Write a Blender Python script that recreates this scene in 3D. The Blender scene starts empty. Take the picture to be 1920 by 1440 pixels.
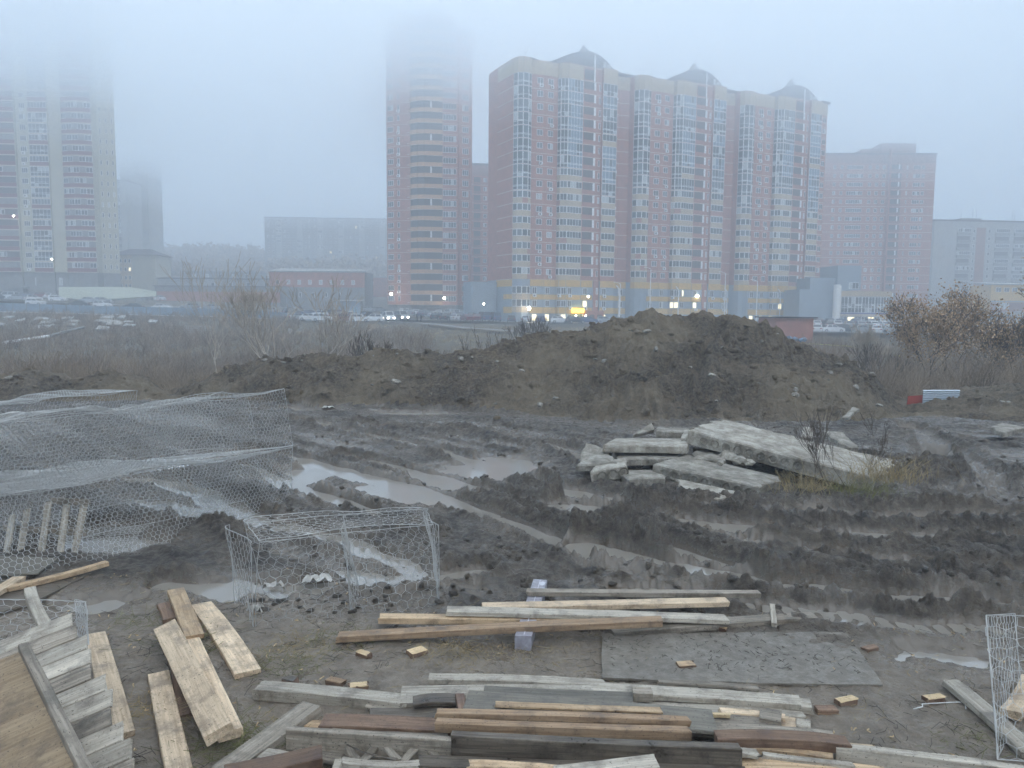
import bpy, math, random
import numpy as np
from mathutils import Vector, Matrix
R = math.radians
sc = bpy.context.scene
col = sc.collection
random.seed(7)

# ---------------------------------------------------------------- camera
FPX, HOR = 1443.0, 584.0              # focal length in px of a 1920 px wide frame, horizon row at the centre
CAMZ = 3.0
PITCH = math.atan((720 - HOR) / FPX); ROLL = R(0.5)
fw = Vector((0, math.cos(PITCH), -math.sin(PITCH)))
u0 = Vector((0, math.sin(PITCH), math.cos(PITCH))); r0 = Vector((1, 0, 0))
rt = r0 * math.cos(ROLL) + u0 * math.sin(ROLL)
up = u0 * math.cos(ROLL) - r0 * math.sin(ROLL)
CAM = Vector((0, 0, CAMZ))
cd = bpy.data.cameras.new('camera'); co = bpy.data.objects.new('camera', cd); col.objects.link(co)
co.matrix_world = Matrix(((rt.x, up.x, -fw.x, 0), (rt.y, up.y, -fw.y, 0), (rt.z, up.z, -fw.z, CAMZ), (0, 0, 0, 1)))
cd.sensor_width = 36; cd.lens = 36 * FPX / 1920; cd.clip_start = 0.1; cd.clip_end = 3000
sc.camera = co

# ---------------------------------------------------------------- sky, sun, exposure
w = bpy.data.worlds.new('World'); sc.world = w; w.use_nodes = True
nt = w.node_tree; nt.nodes.clear()
out = nt.nodes.new('ShaderNodeOutputWorld'); bg = nt.nodes.new('ShaderNodeBackground')
sky = nt.nodes.new('ShaderNodeTexSky'); sky.sky_type = 'NISHITA'; sky.sun_disc = False
SUN_EL, SUN_AZ = R(38), R(150)
sky.sun_elevation = SUN_EL; sky.sun_rotation = SUN_AZ; sky.dust_density = 2.0; sky.air_density = 1.0
hs = nt.nodes.new('ShaderNodeHueSaturation'); hs.inputs['Saturation'].default_value = 0.08
nt.links.new(sky.outputs[0], hs.inputs['Color']); nt.links.new(hs.outputs[0], bg.inputs['Color'])
bg.inputs['Strength'].default_value = 0.15
nt.links.new(bg.outputs[0], out.inputs['Surface'])
sd = bpy.data.lights.new('sun', 'SUN'); sd.energy = 0.65; sd.angle = R(50); sd.color = (1, .88, .75)
so = bpy.data.objects.new('sun', sd); col.objects.link(so)
sdir = Vector((math.sin(SUN_AZ) * math.cos(SUN_EL), math.cos(SUN_AZ) * math.cos(SUN_EL), math.sin(SUN_EL)))
so.rotation_euler = sdir.to_track_quat('Z', 'Y').to_euler()
sc.view_settings.view_transform = 'Standard'; sc.view_settings.look = 'None'
sc.view_settings.exposure = 2.15
sc.view_settings.gamma = 1
sc.render.engine = 'CYCLES'
cy = sc.cycles
cy.use_denoising = True; cy.max_bounces = 10; cy.diffuse_bounces = 3; cy.glossy_bounces = 2
cy.transmission_bounces = 2; cy.volume_bounces = 8; cy.transparent_max_bounces = 8
cy.use_adaptive_sampling = True; cy.adaptive_threshold = 0.02
cy.sample_clamp_indirect = 4; cy.caustics_reflective = False; cy.caustics_refractive = False

# ---------------------------------------------------------------- placing helpers: photo pixel -> world
def ray(px, py):
    return fw + rt * ((px - 960) / FPX) - up * ((py - 720) / FPX)
def G(px, py, z=0.0):
    d = ray(px, py); t = (z - CAMZ) / d.z
    return CAM + d * t
def P(px, py, D):
    d = ray(px, py); return CAM + d * (D / d.y)
def colx(px):            # tan of azimuth of a pixel column near the horizon
    return (px - 960) / FPX

# ---------------------------------------------------------------- noise
def _h(ix, iy, s):
    n = (ix.astype(np.int64) * 374761393 + iy.astype(np.int64) * 668265263 + s * 974711) & 0x7fffffff
    n = (n ^ (n >> 13)) * 1274126177 & 0x7fffffff
    n = n ^ (n >> 16)
    return (n & 0xffff) / 65535.0
def vn(x, y, s=0):
    x0 = np.floor(x); y0 = np.floor(y); fx = x - x0; fy = y - y0
    fx = fx * fx * (3 - 2 * fx); fy = fy * fy * (3 - 2 * fy)
    a = _h(x0, y0, s); b = _h(x0 + 1, y0, s); c = _h(x0, y0 + 1, s); d = _h(x0 + 1, y0 + 1, s)
    return ((a + (b - a) * fx) * (1 - fy) + (c + (d - c) * fx) * fy) * 2 - 1
def fbm(x, y, o=4, s=0, g=.5, l=2.03):
    r = 0; a = 1; t = 0
    for i in range(o):
        r = r + a * vn(x, y, s + i * 17); t += a; a *= g
        x, y = (x * .8 - y * .6) * l + 3.1, (x * .6 + y * .8) * l + 1.7
    return r / t
def ridged(x, y, o=3, s=0):
    r = 0; a = 1; t = 0
    for i in range(o):
        r = r + a * (1 - 2 * np.abs(vn(x, y, s + i * 31))); t += a; a *= .55
        x, y = (x * .8 - y * .6) * 2.1, (x * .6 + y * .8) * 2.1
    return r / t
def sm(a, b, x):
    t = np.clip((x - a) / (b - a), 0, 1); return t * t * (3 - 2 * t)

# ---------------------------------------------------------------- tags
def tag(o, label=None, cat=None, group=None, kind=None):
    if label: o['label'] = label
    if cat: o['category'] = cat
    if group: o['group'] = group
    if kind: o['kind'] = kind
    return o
def empty(name, loc, rz=0.0, label=None, cat=None, group=None):
    o = bpy.data.objects.new(name, None); col.objects.link(o); o.empty_display_size = .3
    o.location = loc; o.rotation_euler = (0, 0, rz)
    return tag(o, label, cat, group)

class MB:
    """mesh builder: any number of shapes collected into ONE mesh"""
    def __init__(s): s.v = []; s.f = []; s.m = []; s.T = None
    def q(s, pts, m=0):
        n = len(s.v)
        for p in pts:
            p = Vector(p); s.v.append(tuple(s.T @ p) if s.T else tuple(p))
        s.f.append(tuple(range(n, n + len(pts)))); s.m.append(m)
    def mesh(s, vs, fs, m=0):
        n = len(s.v)
        for p in vs:
            p = Vector(p); s.v.append(tuple(s.T @ p) if s.T else tuple(p))
        for f in fs: s.f.append(tuple(i + n for i in f)); s.m.append(m)
    def box(s, a, b, m=0):
        x0, y0, z0 = a; x1, y1, z1 = b
        s.mesh([(x0,y0,z0),(x1,y0,z0),(x1,y1,z0),(x0,y1,z0),(x0,y0,z1),(x1,y0,z1),(x1,y1,z1),(x0,y1,z1)],
               [(0,3,2,1),(4,5,6,7),(0,1,5,4),(1,2,6,5),(2,3,7,6),(3,0,4,7)], m)
    def prism(s, poly, z0, z1, m=0, cap=True):
        n = len(poly)
        vs = [(x, y, z0) for x, y in poly] + [(x, y, z1) for x, y in poly]
        fs = [(i, (i + 1) % n, n + (i + 1) % n, n + i) for i in range(n)]
        if cap: fs += [tuple(range(n))[::-1], tuple(range(n, 2 * n))]
        s.mesh(vs, fs, m)
    def tube(s, p, q, r0, r1=None, n=4, m=0, caps=False):
        p = Vector(p); q = Vector(q); r1 = r0 if r1 is None else r1
        d = (q - p)
        if d.length < 1e-6: return
        d.normalize(); a = d.orthogonal().normalized(); b = d.cross(a)
        vs = [p + (a * math.cos(6.2832 * i / n) + b * math.sin(6.2832 * i / n)) * r0 for i in range(n)] + \
             [q + (a * math.cos(6.2832 * i / n) + b * math.sin(6.2832 * i / n)) * r1 for i in range(n)]
        fs = [(i, (i + 1) % n, n + (i + 1) % n, n + i) for i in range(n)]
        if caps: fs += [tuple(range(n))[::-1], tuple(range(n, 2 * n))]
        s.mesh(vs, fs, m)
    def data(s, name, mats, smooth=False):
        me = bpy.data.meshes.new(name); me.from_pydata(s.v, [], s.f)
        for x in (mats if isinstance(mats, (list, tuple)) else [mats]): me.materials.append(x)
        if isinstance(mats, (list, tuple)) and len(mats) > 1: me.polygons.foreach_set('material_index', s.m)
        if smooth: me.polygons.foreach_set('use_smooth', [True] * len(s.f))
        me.update(); return me
    def build(s, name, mats, parent=None, smooth=False, loc=None, rz=None):
        o = bpy.data.objects.new(name, s.data(name, mats, smooth)); col.objects.link(o)
        if parent: o.parent = parent
        if loc is not None: o.location = loc
        if rz is not None: o.rotation_euler = (0, 0, rz)
        return o
def npmesh(name, V, F, mats, parent=None, smooth=False, mi=None):
    V = np.asarray(V, dtype=np.float32); F = np.asarray(F, dtype=np.int32)
    me = bpy.data.meshes.new(name); me.vertices.add(len(V)); me.vertices.foreach_set('co', V.ravel())
    k = F.shape[1]; me.loops.add(F.size); me.loops.foreach_set('vertex_index', F.ravel())
    me.polygons.add(len(F)); me.polygons.foreach_set('loop_start', np.arange(0, F.size, k, dtype=np.int32))
    for x in (mats if isinstance(mats, (list, tuple)) else [mats]): me.materials.append(x)
    if mi is not None: me.polygons.foreach_set('material_index', mi)
    me.update(calc_edges=True); me.validate()
    me.polygons.foreach_set('use_smooth', [smooth] * len(me.polygons))
    o = bpy.data.objects.new(name, me); col.objects.link(o)
    if parent: o.parent = parent
    return o
def copy_tree(o, parent=None):
    c = o.copy(); col.objects.link(c); c.parent = parent
    for ch in list(o.children): copy_tree(ch, c)
    return c

# ---------------------------------------------------------------- materials
def mat(name, colr, rough=.8, spec=.3, metal=0, var=.25, scale=8.0, bump=0.0, bscale=None, tint=None, emit=None, estr=0, coord='Object', stretch=None, detail=5):
    m = bpy.data.materials.new(name); m.use_nodes = True; n = m.node_tree.nodes; L = m.node_tree.links
    b = n['Principled BSDF']; b.inputs['Roughness'].default_value = rough; b.inputs['Metallic'].default_value = metal
    b.inputs['Specular IOR Level'].default_value = spec
    b.inputs['Base Color'].default_value = (*colr, 1)
    tc = n.new('ShaderNodeTexCoord'); mp = n.new('ShaderNodeMapping'); L.new(tc.outputs[coord], mp.inputs[0])
    if stretch: mp.inputs['Scale'].default_value = stretch
    if var:
        t = n.new('ShaderNodeTexNoise'); t.inputs['Scale'].default_value = scale; t.inputs['Detail'].default_value = detail
        L.new(mp.outputs[0], t.inputs['Vector'])
        r = n.new('ShaderNodeValToRGB'); r.color_ramp.elements[0].position = .3; r.color_ramp.elements[1].position = .7
        t2 = tint or colr
        r.color_ramp.elements[0].color = (*[c * (1 - var) for c in colr], 1)
        r.color_ramp.elements[1].color = (*[min(1, c * (1 + var)) for c in t2], 1)
        L.new(t.outputs['Fac'], r.inputs[0]); L.new(r.outputs[0], b.inputs['Base Color'])
    if bump:
        t = n.new('ShaderNodeTexNoise'); t.inputs['Scale'].default_value = bscale or scale * 3; t.inputs['Detail'].default_value = 6
        L.new(mp.outputs[0], t.inputs['Vector'])
        bp = n.new('ShaderNodeBump'); bp.inputs['Strength'].default_value = 1; bp.inputs['Distance'].default_value = bump
        L.new(t.outputs['Fac'], bp.inputs['Height']); L.new(bp.outputs[0], b.inputs['Normal'])
    if emit: b.inputs['Emission Color'].default_value = (*emit, 1); b.inputs['Emission Strength'].default_value = estr
    return m
# ================================================================ terrain
# heights of the land beyond the site: rows = distance, columns = bearing (photo column)
TC = np.array([-700, 0, 350, 700, 1000, 1300, 1600, 1920, 2600], float)
TD = np.array([0, 24, 34, 50, 80, 120, 160, 200, 235, 300, 430, 560, 900], float)
TZ = np.array([
 [0, 0, 0, 0, 0, 0, 0, 0, 0],
 [0, 0, 0, 0, 0, 0, 0, 0, 0],
 [-.6, -.8, -1.0, -.8, -.8, -.8, -1.2, -.8, 0],
 [-2., -2., -2.1, -1.2, -1., -1.6, -2.3, -2.2, -1],
 [-1.8, -1.8, -1.9, -1.1, -.8, -1.4, -2.0, -1.9, -1],
 [.3, .3, -.5, -.3, -.2, -.6, -1., -1., 0],
 [2., 2., 1.5, .9, .4, .2, -.1, .3, 1],
 [5., 5., 3.6, 1.8, .6, .6, .6, 2., 2],
 [6.4, 6.4, 5.4, 2.2, 1.2, 1.4, 1.5, 4, 4],
 [9, 9, 9, 7, 3.5, 3, 3.5, 9.5, 9],
 [16, 16, 24, 27, 12, 10, 10, 14, 14],
 [30, 36, 48, 42, 20, 18, 18, 20, 20],
 [40, 44, 52, 46, 24, 22, 22, 24, 24]], float)
def far_z(c, d):
    i = np.clip(np.searchsorted(TC, c) - 1, 0, len(TC) - 2); fx = np.clip((c - TC[i]) / (TC[i + 1] - TC[i]), 0, 1)
    j = np.clip(np.searchsorted(TD, d) - 1, 0, len(TD) - 2); fy = np.clip((d - TD[j]) / (TD[j + 1] - TD[j]), 0, 1)
    fx = fx * fx * (3 - 2 * fx)
    return (TZ[j, i] * (1 - fx) + TZ[j, i + 1] * fx) * (1 - fy) + (TZ[j + 1, i] * (1 - fx) + TZ[j + 1, i + 1] * fx) * fy
# crest of the bank of dug earth: column, crest row in the photo, crest distance, foot row
BK = np.array([
 [-700, 715, 27, 756], [-100, 712, 27, 757], [0, 714, 27, 757], [60, 700, 27, 756], [130, 710, 27, 755], [215, 703, 27, 754], [265, 712, 27, 754], [305, 738, 26, 754], [345, 727, 26, 754],
 [400, 704, 26.5, 755], [470, 684, 26.5, 757], [540, 673, 26.3, 762], [600, 660, 26, 768], [660, 666, 26, 768], [725, 659, 26, 769], [800, 668, 26, 771], [850, 662, 26, 773], [900, 659, 26, 775],
 [960, 641, 26.5, 779], [1000, 629, 27, 783], [1060, 621, 27, 790], [1110, 612, 27.5, 796], [1170, 597, 28, 800], [1215, 592, 28, 802], [1260, 597, 28, 802], [1300, 601, 28, 802], [1340, 597, 28, 802],
 [1380, 606, 28, 802], [1420, 619, 28, 802], [1470, 645, 28, 802], [1530, 668, 28, 800], [1580, 684, 27.5, 798], [1620, 704, 27, 796], [1655, 738, 26.5, 792], [1690, 764, 26, 788], [1720, 768, 26, 785],
 [1760, 752, 27, 786], [1810, 736, 27.5, 790], [1850, 724, 28, 795], [1900, 722, 28, 798], [1990, 712, 28, 800], [2600, 700, 28, 800]], float)
def horrow(c): return HOR + .0087 * (c - 960)
def bank(c, d):
    """height of the dug earth above the ground at 0, and how much of it is there"""
    cr = np.interp(c, BK[:, 0], BK[:, 1]); dc = np.interp(c, BK[:, 0], BK[:, 2]); fr = np.interp(c, BK[:, 0], BK[:, 3])
    h = horrow(c)
    zc = CAMZ - (cr - h) / FPX * dc
    db = CAMZ * FPX / (fr - h)
    t = np.clip((d - db) / (dc - db), 0, 1)
    front = t ** 1.15 * .45 + sm(0, 1, t) * .55
    # ledge with a cut edge on the big mound
    wl = sm(1150, 1230, c) * (1 - sm(1540, 1620, c))
    led = np.interp(t, [0, .06, .16, .26, .34, .62, 1], [0, .05, .14, .33, .335, .62, 1])
    front = front * (1 - wl) + led * wl
    # steep low cut at the foot of the long bank
    wc = sm(480, 560, c) * (1 - sm(900, 1020, c))
    cut = np.interp(t, [0, .10, .18, .4, 1], [0, .22, .27, .5, 1])
    front = front * (1 - wc) + cut * wc
    tb = np.clip((d - dc) / 5.5, 0, 1)
    zb = far_z(c, d)
    z = np.where(d < dc, zc * front, zc * (1 - sm(0, 1, tb)) + zb * sm(0, 1, tb))
    m = np.where(d < dc, sm(0, .12, t), 1 - sm(.55, 1, tb))
    return z, m, db
# wheel ruts (photo pixels on the ground), half width m, depth m, lug imprint
RUTS = [([(455, 872), (520, 897), (600, 928), (700, 968), (790, 1000)], .20, .11, 0),
 ([(470, 845), (560, 862), (640, 884), (730, 905), (830, 938), (960, 985), (1100, 1040)], .26, .10, .012),
 ([(640, 855), (760, 882), (900, 918), (1060, 965), (1260, 1030), (1420, 1085)], .22, .10, .012),
 ([(600, 800), (760, 830), (930, 880), (1100, 940), (1330, 1000), (1600, 1045), (1950, 1085)], .26, .10, .02),
 ([(1100, 1020), (1200, 1050), (1330, 1075), (1480, 1100), (1700, 1125), (1990, 1150)], .26, .15, .045),
 ([(1050, 950), (1250, 975), (1500, 1000), (1750, 1010), (2000, 1012)], .30, .10, .02),
 ([(1000, 905), (1150, 935), (1400, 965), (1700, 975), (1990, 975)], .28, .09, .01),
 ([(1150, 1110), (1300, 1118), (1500, 1150), (1700, 1175), (1990, 1190)], .22, .05, .02),
 ([(300, 1100), (400, 1108), (520, 1106), (700, 1092), (900, 1075)], .2, .08, .0),
 ([(130, 1000), (300, 985), (470, 980), (620, 1010), (760, 1060)], .25, .07, .0),
 ([(100, 900), (300, 905), (420, 945), (470, 975)], .3, .09, .0),
 ([(560, 790), (700, 800), (900, 812), (1080, 850), (1120, 880)], .3, .09, .01),
 ([(1700, 800), (1780, 840), (1830, 880), (1860, 930)], .3, .08, .02)]
PUD = [  # puddles, photo pixels on the ground
 [(475, 880), (520, 893), (600, 922), (690, 962), (640, 957), (560, 924), (500, 902)],
 [(535, 882), (590, 878), (625, 890), (590, 906), (548, 898)],
 [(598, 872), (650, 882), (720, 896), (800, 912), (838, 928), (800, 952), (730, 932), (665, 914), (690, 906), (640, 894)],
 [(768, 884), (820, 888), (880, 908), (912, 920), (860, 922), (800, 905)],
 [(830, 872), (930, 872), (990, 880), (975, 905), (920, 902), (850, 888)],
 [(910, 855), (990, 862), (1010, 880), (960, 890), (900, 876)],
 [(540, 764), (625, 766), (640, 771), (560, 772)],
 [(700, 772), (830, 773), (850, 779), (720, 779)],
 [(240, 935), (330, 940), (420, 955), (445, 975), (380, 978), (300, 960)],
 [(120, 1000), (260, 1008), (320, 1012), (300, 1030), (200, 1040), (110, 1030)],
 [(335, 1098), (440, 1092), (560, 1100), (640, 1098), (600, 1110), (450, 1122), (340, 1118)],
 [(640, 1070), (800, 1076), (830, 1092), (740, 1100), (650, 1090)],
 [(1110, 1030), (1180, 1044), (1290, 1064), (1280, 1068), (1150, 1050)],
 [(1370, 1082), (1480, 1100), (1590, 1110), (1590, 1118), (1480, 1112), (1380, 1092)],
 [(1780, 1118), (1920, 1135), (1920, 1150), (1800, 1138)],
 [(1690, 1224), (1780, 1221), (1850, 1232), (1820, 1238), (1750, 1234)],
 [(110, 1128), (200, 1120), (260, 1128), (200, 1142), (120, 1145)],
 [(100, 880), (300, 868), (450, 850), (470, 858), (300, 885), (120, 900)],
]
def seg_dist(X, Y, pts):
    best = np.full(X.shape, 1e9); side = np.zeros(X.shape); arc = np.zeros(X.shape); s0 = 0
    for (ax, ay), (bx, by) in zip(pts[:-1], pts[1:]):
        dx, dy = bx - ax, by - ay; L = math.hypot(dx, dy)
        t = np.clip(((X - ax) * dx + (Y - ay) * dy) / (L * L), 0, 1)
        ex = X - ax - t * dx; ey = Y - ay - t * dy; d = np.hypot(ex, ey)
        k = d < best
        best = np.where(k, d, best); side = np.where(k, (ex * dy - ey * dx) / L, side); arc = np.where(k, s0 + t * L, arc)
        s0 += L
    return best, side, arc
def smooth_pts(pp, n=5):
    pts = [G(*p) for p in pp]; o = []
    for i in range(len(pts) - 1):
        p0 = pts[max(i - 1, 0)]; p1 = pts[i]; p2 = pts[i + 1]; p3 = pts[min(i + 2, len(pts) - 1)]
        for k in range(n):
            t = k / n
            o.append(tuple((.5 * ((2 * p1) + (p2 - p0) * t + (2 * p0 - 5 * p1 + 4 * p2 - p3) * t * t + (3 * p1 - p0 - 3 * p2 + p3) * t ** 3))[:2]))
    o.append(tuple(pts[-1][:2])); return o
def inpoly(X, Y, poly):
    r = np.zeros(X.shape, bool); n = len(poly)
    for i in range(n):
        x1, y1 = poly[i]; x2, y2 = poly[(i + 1) % n]
        if y1 == y2: continue
        r ^= ((y1 > Y) != (y2 > Y)) & (X < (x2 - x1) * (Y - y1) / (y2 - y1) + x1)
    return r
WATER_Z = -0.03
def height(X, Y):
    """ground height and attributes at world points"""
    D = Y; rr = np.hypot(X, Y)
    D = np.where(Y > rr * .3, Y, rr * .3 + (rr - np.abs(Y)) * .2)
    c = np.clip(960 + FPX * X / np.maximum(D, .5), -700, 2600)
    cw = c + 14 * vn(X * .9, Y * .9, 5) + 7 * vn(X * 2.3, Y * 2.3, 6)
    z, mb, db = bank(cw, D)
    zf = far_z(c, D)
    site = 1 - sm(30, 36, D)
    out_z = np.where(D > 33.5, zf + .15 * fbm(X / 6, Y / 6, 3, 9) * sm(33, 50, D), z)
    # bank relief
    rel = fbm(X * .45, Y * .45, 4, 41) * .30 + fbm(X * 1.1, Y * 1.1, 4, 40) * .22 + ridged(X * 1.9, Y * 1.9, 3, 50) * .08 + fbm(X * 7, Y * 7, 3, 60, .6) * .028
    ang = X / np.maximum(Y, 1) * 26
    rill = ridged(ang * 1.7 + .4 * vn(X, Y, 3), Y * .22, 2, 71) * .24
    rough_top = np.maximum(0, fbm(X * 2.2, Y * 2.2, 4, 80, .6)) * .17
    cl = fbm(X * 5.5, Y * 5.5, 4, 45, .6)
    bz = (rel + rill * sm(1000, 1150, c) * (1 - sm(1640, 1700, c)) + rough_top + .085 * np.sign(cl) * np.abs(cl) ** .7) * mb
    out_z = out_z + bz * (1 - sm(31, 34, D))
    # muddy flat
    flat = (1 - mb) * (D < 33.5) * (1 - sm(30, 33, D))
    near = 1 - sm(6.3, 7.6, D + .5 * vn(X * .8, Y * .8, 11) + np.where(X < 0, -.9, .25) * sm(0, 2.5, np.abs(X)))
    churn = .35 + .65 * sm(-.25, .35, fbm(X * .45, Y * .7, 3, 12))
    dirx = (X * .85 - Y * .5); diry = (X * .5 + Y * .85)
    far_side = sm(-2, 3, X)
    sx = X * (1 - far_side) * .8 + dirx * far_side
    st = ridged(X * .35 + Y * .55, Y * 1.5 + X * .9, 3, 21)
    n1 = ridged(X * 3.2 + .5 * vn(X * 3, Y * 3, 8), Y * 4.2, 3, 22); n2 = fbm(X * 11, Y * 11, 4, 23, .62)
    n3 = ridged(X * 9 + n2 * .4, Y * 9, 2, 26)
    bl = np.abs(vn(X * 3.6 + .4 * n2, Y * 3.6, 29)) ** .8; b2_ = np.abs(vn(X * 8.5, Y * 8.5 + .3 * n2, 30)) ** .8
    gp = smooth_pts([(300, 770), (480, 822), (700, 880), (960, 955), (1250, 1035), (1600, 1095), (1990, 1135), (2500, 1190)], 4)
    side = np.zeros(X.shape); arc = np.zeros(X.shape); kk = (np.abs(X) < 14) & (Y > 5) & (Y < 26)
    if kk.any():
        dd_, ss_, aa_ = seg_dist(X[kk] + .12 * vn(X[kk], Y[kk], 95), Y[kk] + .12 * vn(X[kk], Y[kk], 96), gp); side[kk] = np.sign(ss_) * dd_; arc[kk] = aa_
    band = ridged(side * 1.15, arc * .10, 2, 97) + .5 * ridged(side * 2.6 + 5, arc * .16, 2, 98) - .55
    lugm = 1 - sm(-.35, .25, band)
    lugp = np.tanh(3 * np.sin(arc * 6.283 / .19 + np.abs(side * 2.1 % 1 - .5) * 12)) * (np.abs(side) < 7) * kk
    mud = churn * (.03 * st + .02 * n1 + .075 * (bl - .35) + .05 * (b2_ - .35) + .02 * n2) * (.38 + .85 * sm(-.45, .55, band)) + .075 * band * (1 - sm(18, 24, Y)) * kk + .011 * lugm * lugp + .05 + .03 * fbm(X * .5, Y * .5, 2, 24)
    tr = .028 + .016 * fbm(X * 2.2, Y * 2.2, 3, 25) + .013 * fbm(X * 12, Y * 12, 4, 27, .65) + .011 * np.maximum(0, ridged(X * 6, Y * 8, 2, 28))
    z_site = mud * (1 - near) + tr * near
    wet = np.zeros(X.shape)
    for pp, hw, dep, lug in RUTS:
        pts = smooth_pts(pp, 4)
        xs = [p[0] for p in pts]; ys = [p[1] for p in pts]
        k = (X > min(xs) - 1.2) & (X < max(xs) + 1.2) & (Y > min(ys) - 1.2) & (Y < max(ys) + 1.2)
        if not k.any(): continue
        x = X[k] + .10 * vn(X[k] * 2, Y[k] * 2, 90); y = Y[k] + .10 * vn(X[k] * 2, Y[k] * 2, 91)
        d, s, a = seg_dist(x, y, pts)
        e = d / hw
        ins = 1 - sm(.75, 1.15, e)
        berm = np.exp(-((e - 1.45) / .35) ** 2) * (.6 + .8 * np.maximum(0, n2[k] + .3))
        zz = z_site[k] * (1 - .75 * ins) - dep * ins * 1.05 + berm * dep * 1.0
        if lug: zz = zz + ins * lug * np.tanh(3 * np.sin(a * 6.283 / .17 + np.abs(s) * 9))
        z_site[k] = zz; wet[k] = np.maximum(wet[k], ins)
    for pp in PUD:
        pts = [tuple(G(*p)[:2]) for p in pp]
        xs = [p[0] for p in pts]; ys = [p[1] for p in pts]
        k = (X > min(xs) - 1) & (X < max(xs) + 1) & (Y > min(ys) - 1) & (Y < max(ys) + 1)
        if not k.any(): continue
        x = X[k] + .12 * vn(X[k] * 3, Y[k] * 3, 92) + .06 * vn(X[k] * 9, Y[k] * 9, 89); y = Y[k] + .12 * vn(X[k] * 3, Y[k] * 3, 93) + .06 * vn(X[k] * 9, Y[k] * 9, 88)
        d, s, a = seg_dist(x, y, pts + [pts[0]]); d = np.where(inpoly(x, y, pts), -d, d)
        f = 1 - sm(-.11, .26, d)
        z_site[k] = z_site[k] * (1 - .93 * f) - .072 * f
        wet[k] = np.maximum(wet[k], 1 - sm(-.1, .5, d))
    # keep the dry parts above the water
    z_site = np.where(wet > .3, z_site, np.maximum(z_site, WATER_Z + .008))
    # trench beside the slabs
    tp = [tuple(G(*p)[:2]) for p in [(1690, 822), (1790, 830), (1830, 860), (1770, 880), (1700, 872)]]
    k = (X > 8) & (X < 15) & (Y > 13) & (Y < 20)
    if k.any():
        d, s, a = seg_dist(X[k], Y[k], tp + [tp[0]]); d = np.where(inpoly(X[k], Y[k], tp), -d, d)
        z_site[k] -= .55 * (1 - sm(-.5, .05, d + .15 * vn(X[k] * 2, Y[k] * 2, 94)))
    # heap of crumbs round the slabs and bottom right ridge
    for (px, py, rx, ry, hh) in [(1560, 950, 2.2, .6, .12), (1780, 905, 2.0, 1.2, .2), (1720, 905, 1.0, .9, .15), (1350, 860, 2.2, 1.6, .18), (1200, 1000, 1.6, .25, .08)]:
        g = G(px, py); e = ((X - g.x) / rx) ** 2 + ((Y - g.y) / ry) ** 2
        z_site = z_site + hh * np.exp(-e) * (1 + .5 * n2)
    out_z = np.where(D < 33.5, out_z * 1.0 + z_site * flat, out_z)
    wetn = np.clip(wet + .75 * lugm * kk * (1 - near) * (.35 + .65 * sm(-.3, .3, fbm(X * .7, Y * .9, 3, 34))) * (.25 + .75 * sm(-.25, .2, fbm(X * 3.5, Y * 5, 4, 35, .65))) + near * .35 * sm(-.3, .5, fbm(X * .6, Y * .9, 3, 33)) + (1 - sm(-.02, .05, z_site)) * .6 * flat, 0, 1)
    return out_z, mb * (D < 34), wetn * flat, near * flat
def gz(x, y):
    z, _, _, _ = height(np.array([float(x)]), np.array([float(y)])); return float(z[0])

angs = np.concatenate([np.linspace(-math.pi, R(-44), 60)[:-1], np.linspace(R(-44), R(44), 1180), np.linspace(R(44), math.pi, 60)[1:]])
rad = [.2, .6, 1.2, 2.0, 2.8]
r = 3.4
while r < 34: rad.append(r); r *= 1.0036
while r < 150: rad.append(r); r *= 1.013
while r < 760: rad.append(r); r *= 1.03
rad = np.array(rad)
A, RR = np.meshgrid(angs, rad)
X = RR * np.sin(A); Y = RR * np.cos(A)
Z, MB_, WET, NEAR = height(X.ravel(), Y.ravel())
nA, nR = len(angs), len(rad)
V = np.stack([X.ravel(), Y.ravel(), Z], 1)
i = np.arange(nR - 1)[:, None] * nA + np.arange(nA - 1)[None, :]
F = np.stack([i, i + 1, i + nA + 1, i + nA], -1).reshape(-1, 4)
F = F[:, ::-1]
fb = MB_[F].mean(1); fD = V[F, 1].mean(1); frr = np.hypot(V[F, 0].mean(1), fD)
fc = 960 + FPX * V[F, 0].mean(1) / np.maximum(fD, 1)
isb = (fb > .25) & (frr < 45)
fary = frr > 33.5
far_or_out = fary & ~isb
def sub(name, mask, m, label=None):
    f = F[mask]; u, inv = np.unique(f, return_inverse=True); f = inv.reshape(-1, 4)
    o = npmesh(name, V[u], f, m, smooth=True)
    for nm, arr in (('wet', WET), ('near', NEAR)):
        at = o.data.attributes.new(nm, 'FLOAT', 'POINT'); at.data.foreach_set('value', arr[u].astype(np.float32))
    tag(o, label, kind='structure'); return o

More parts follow.
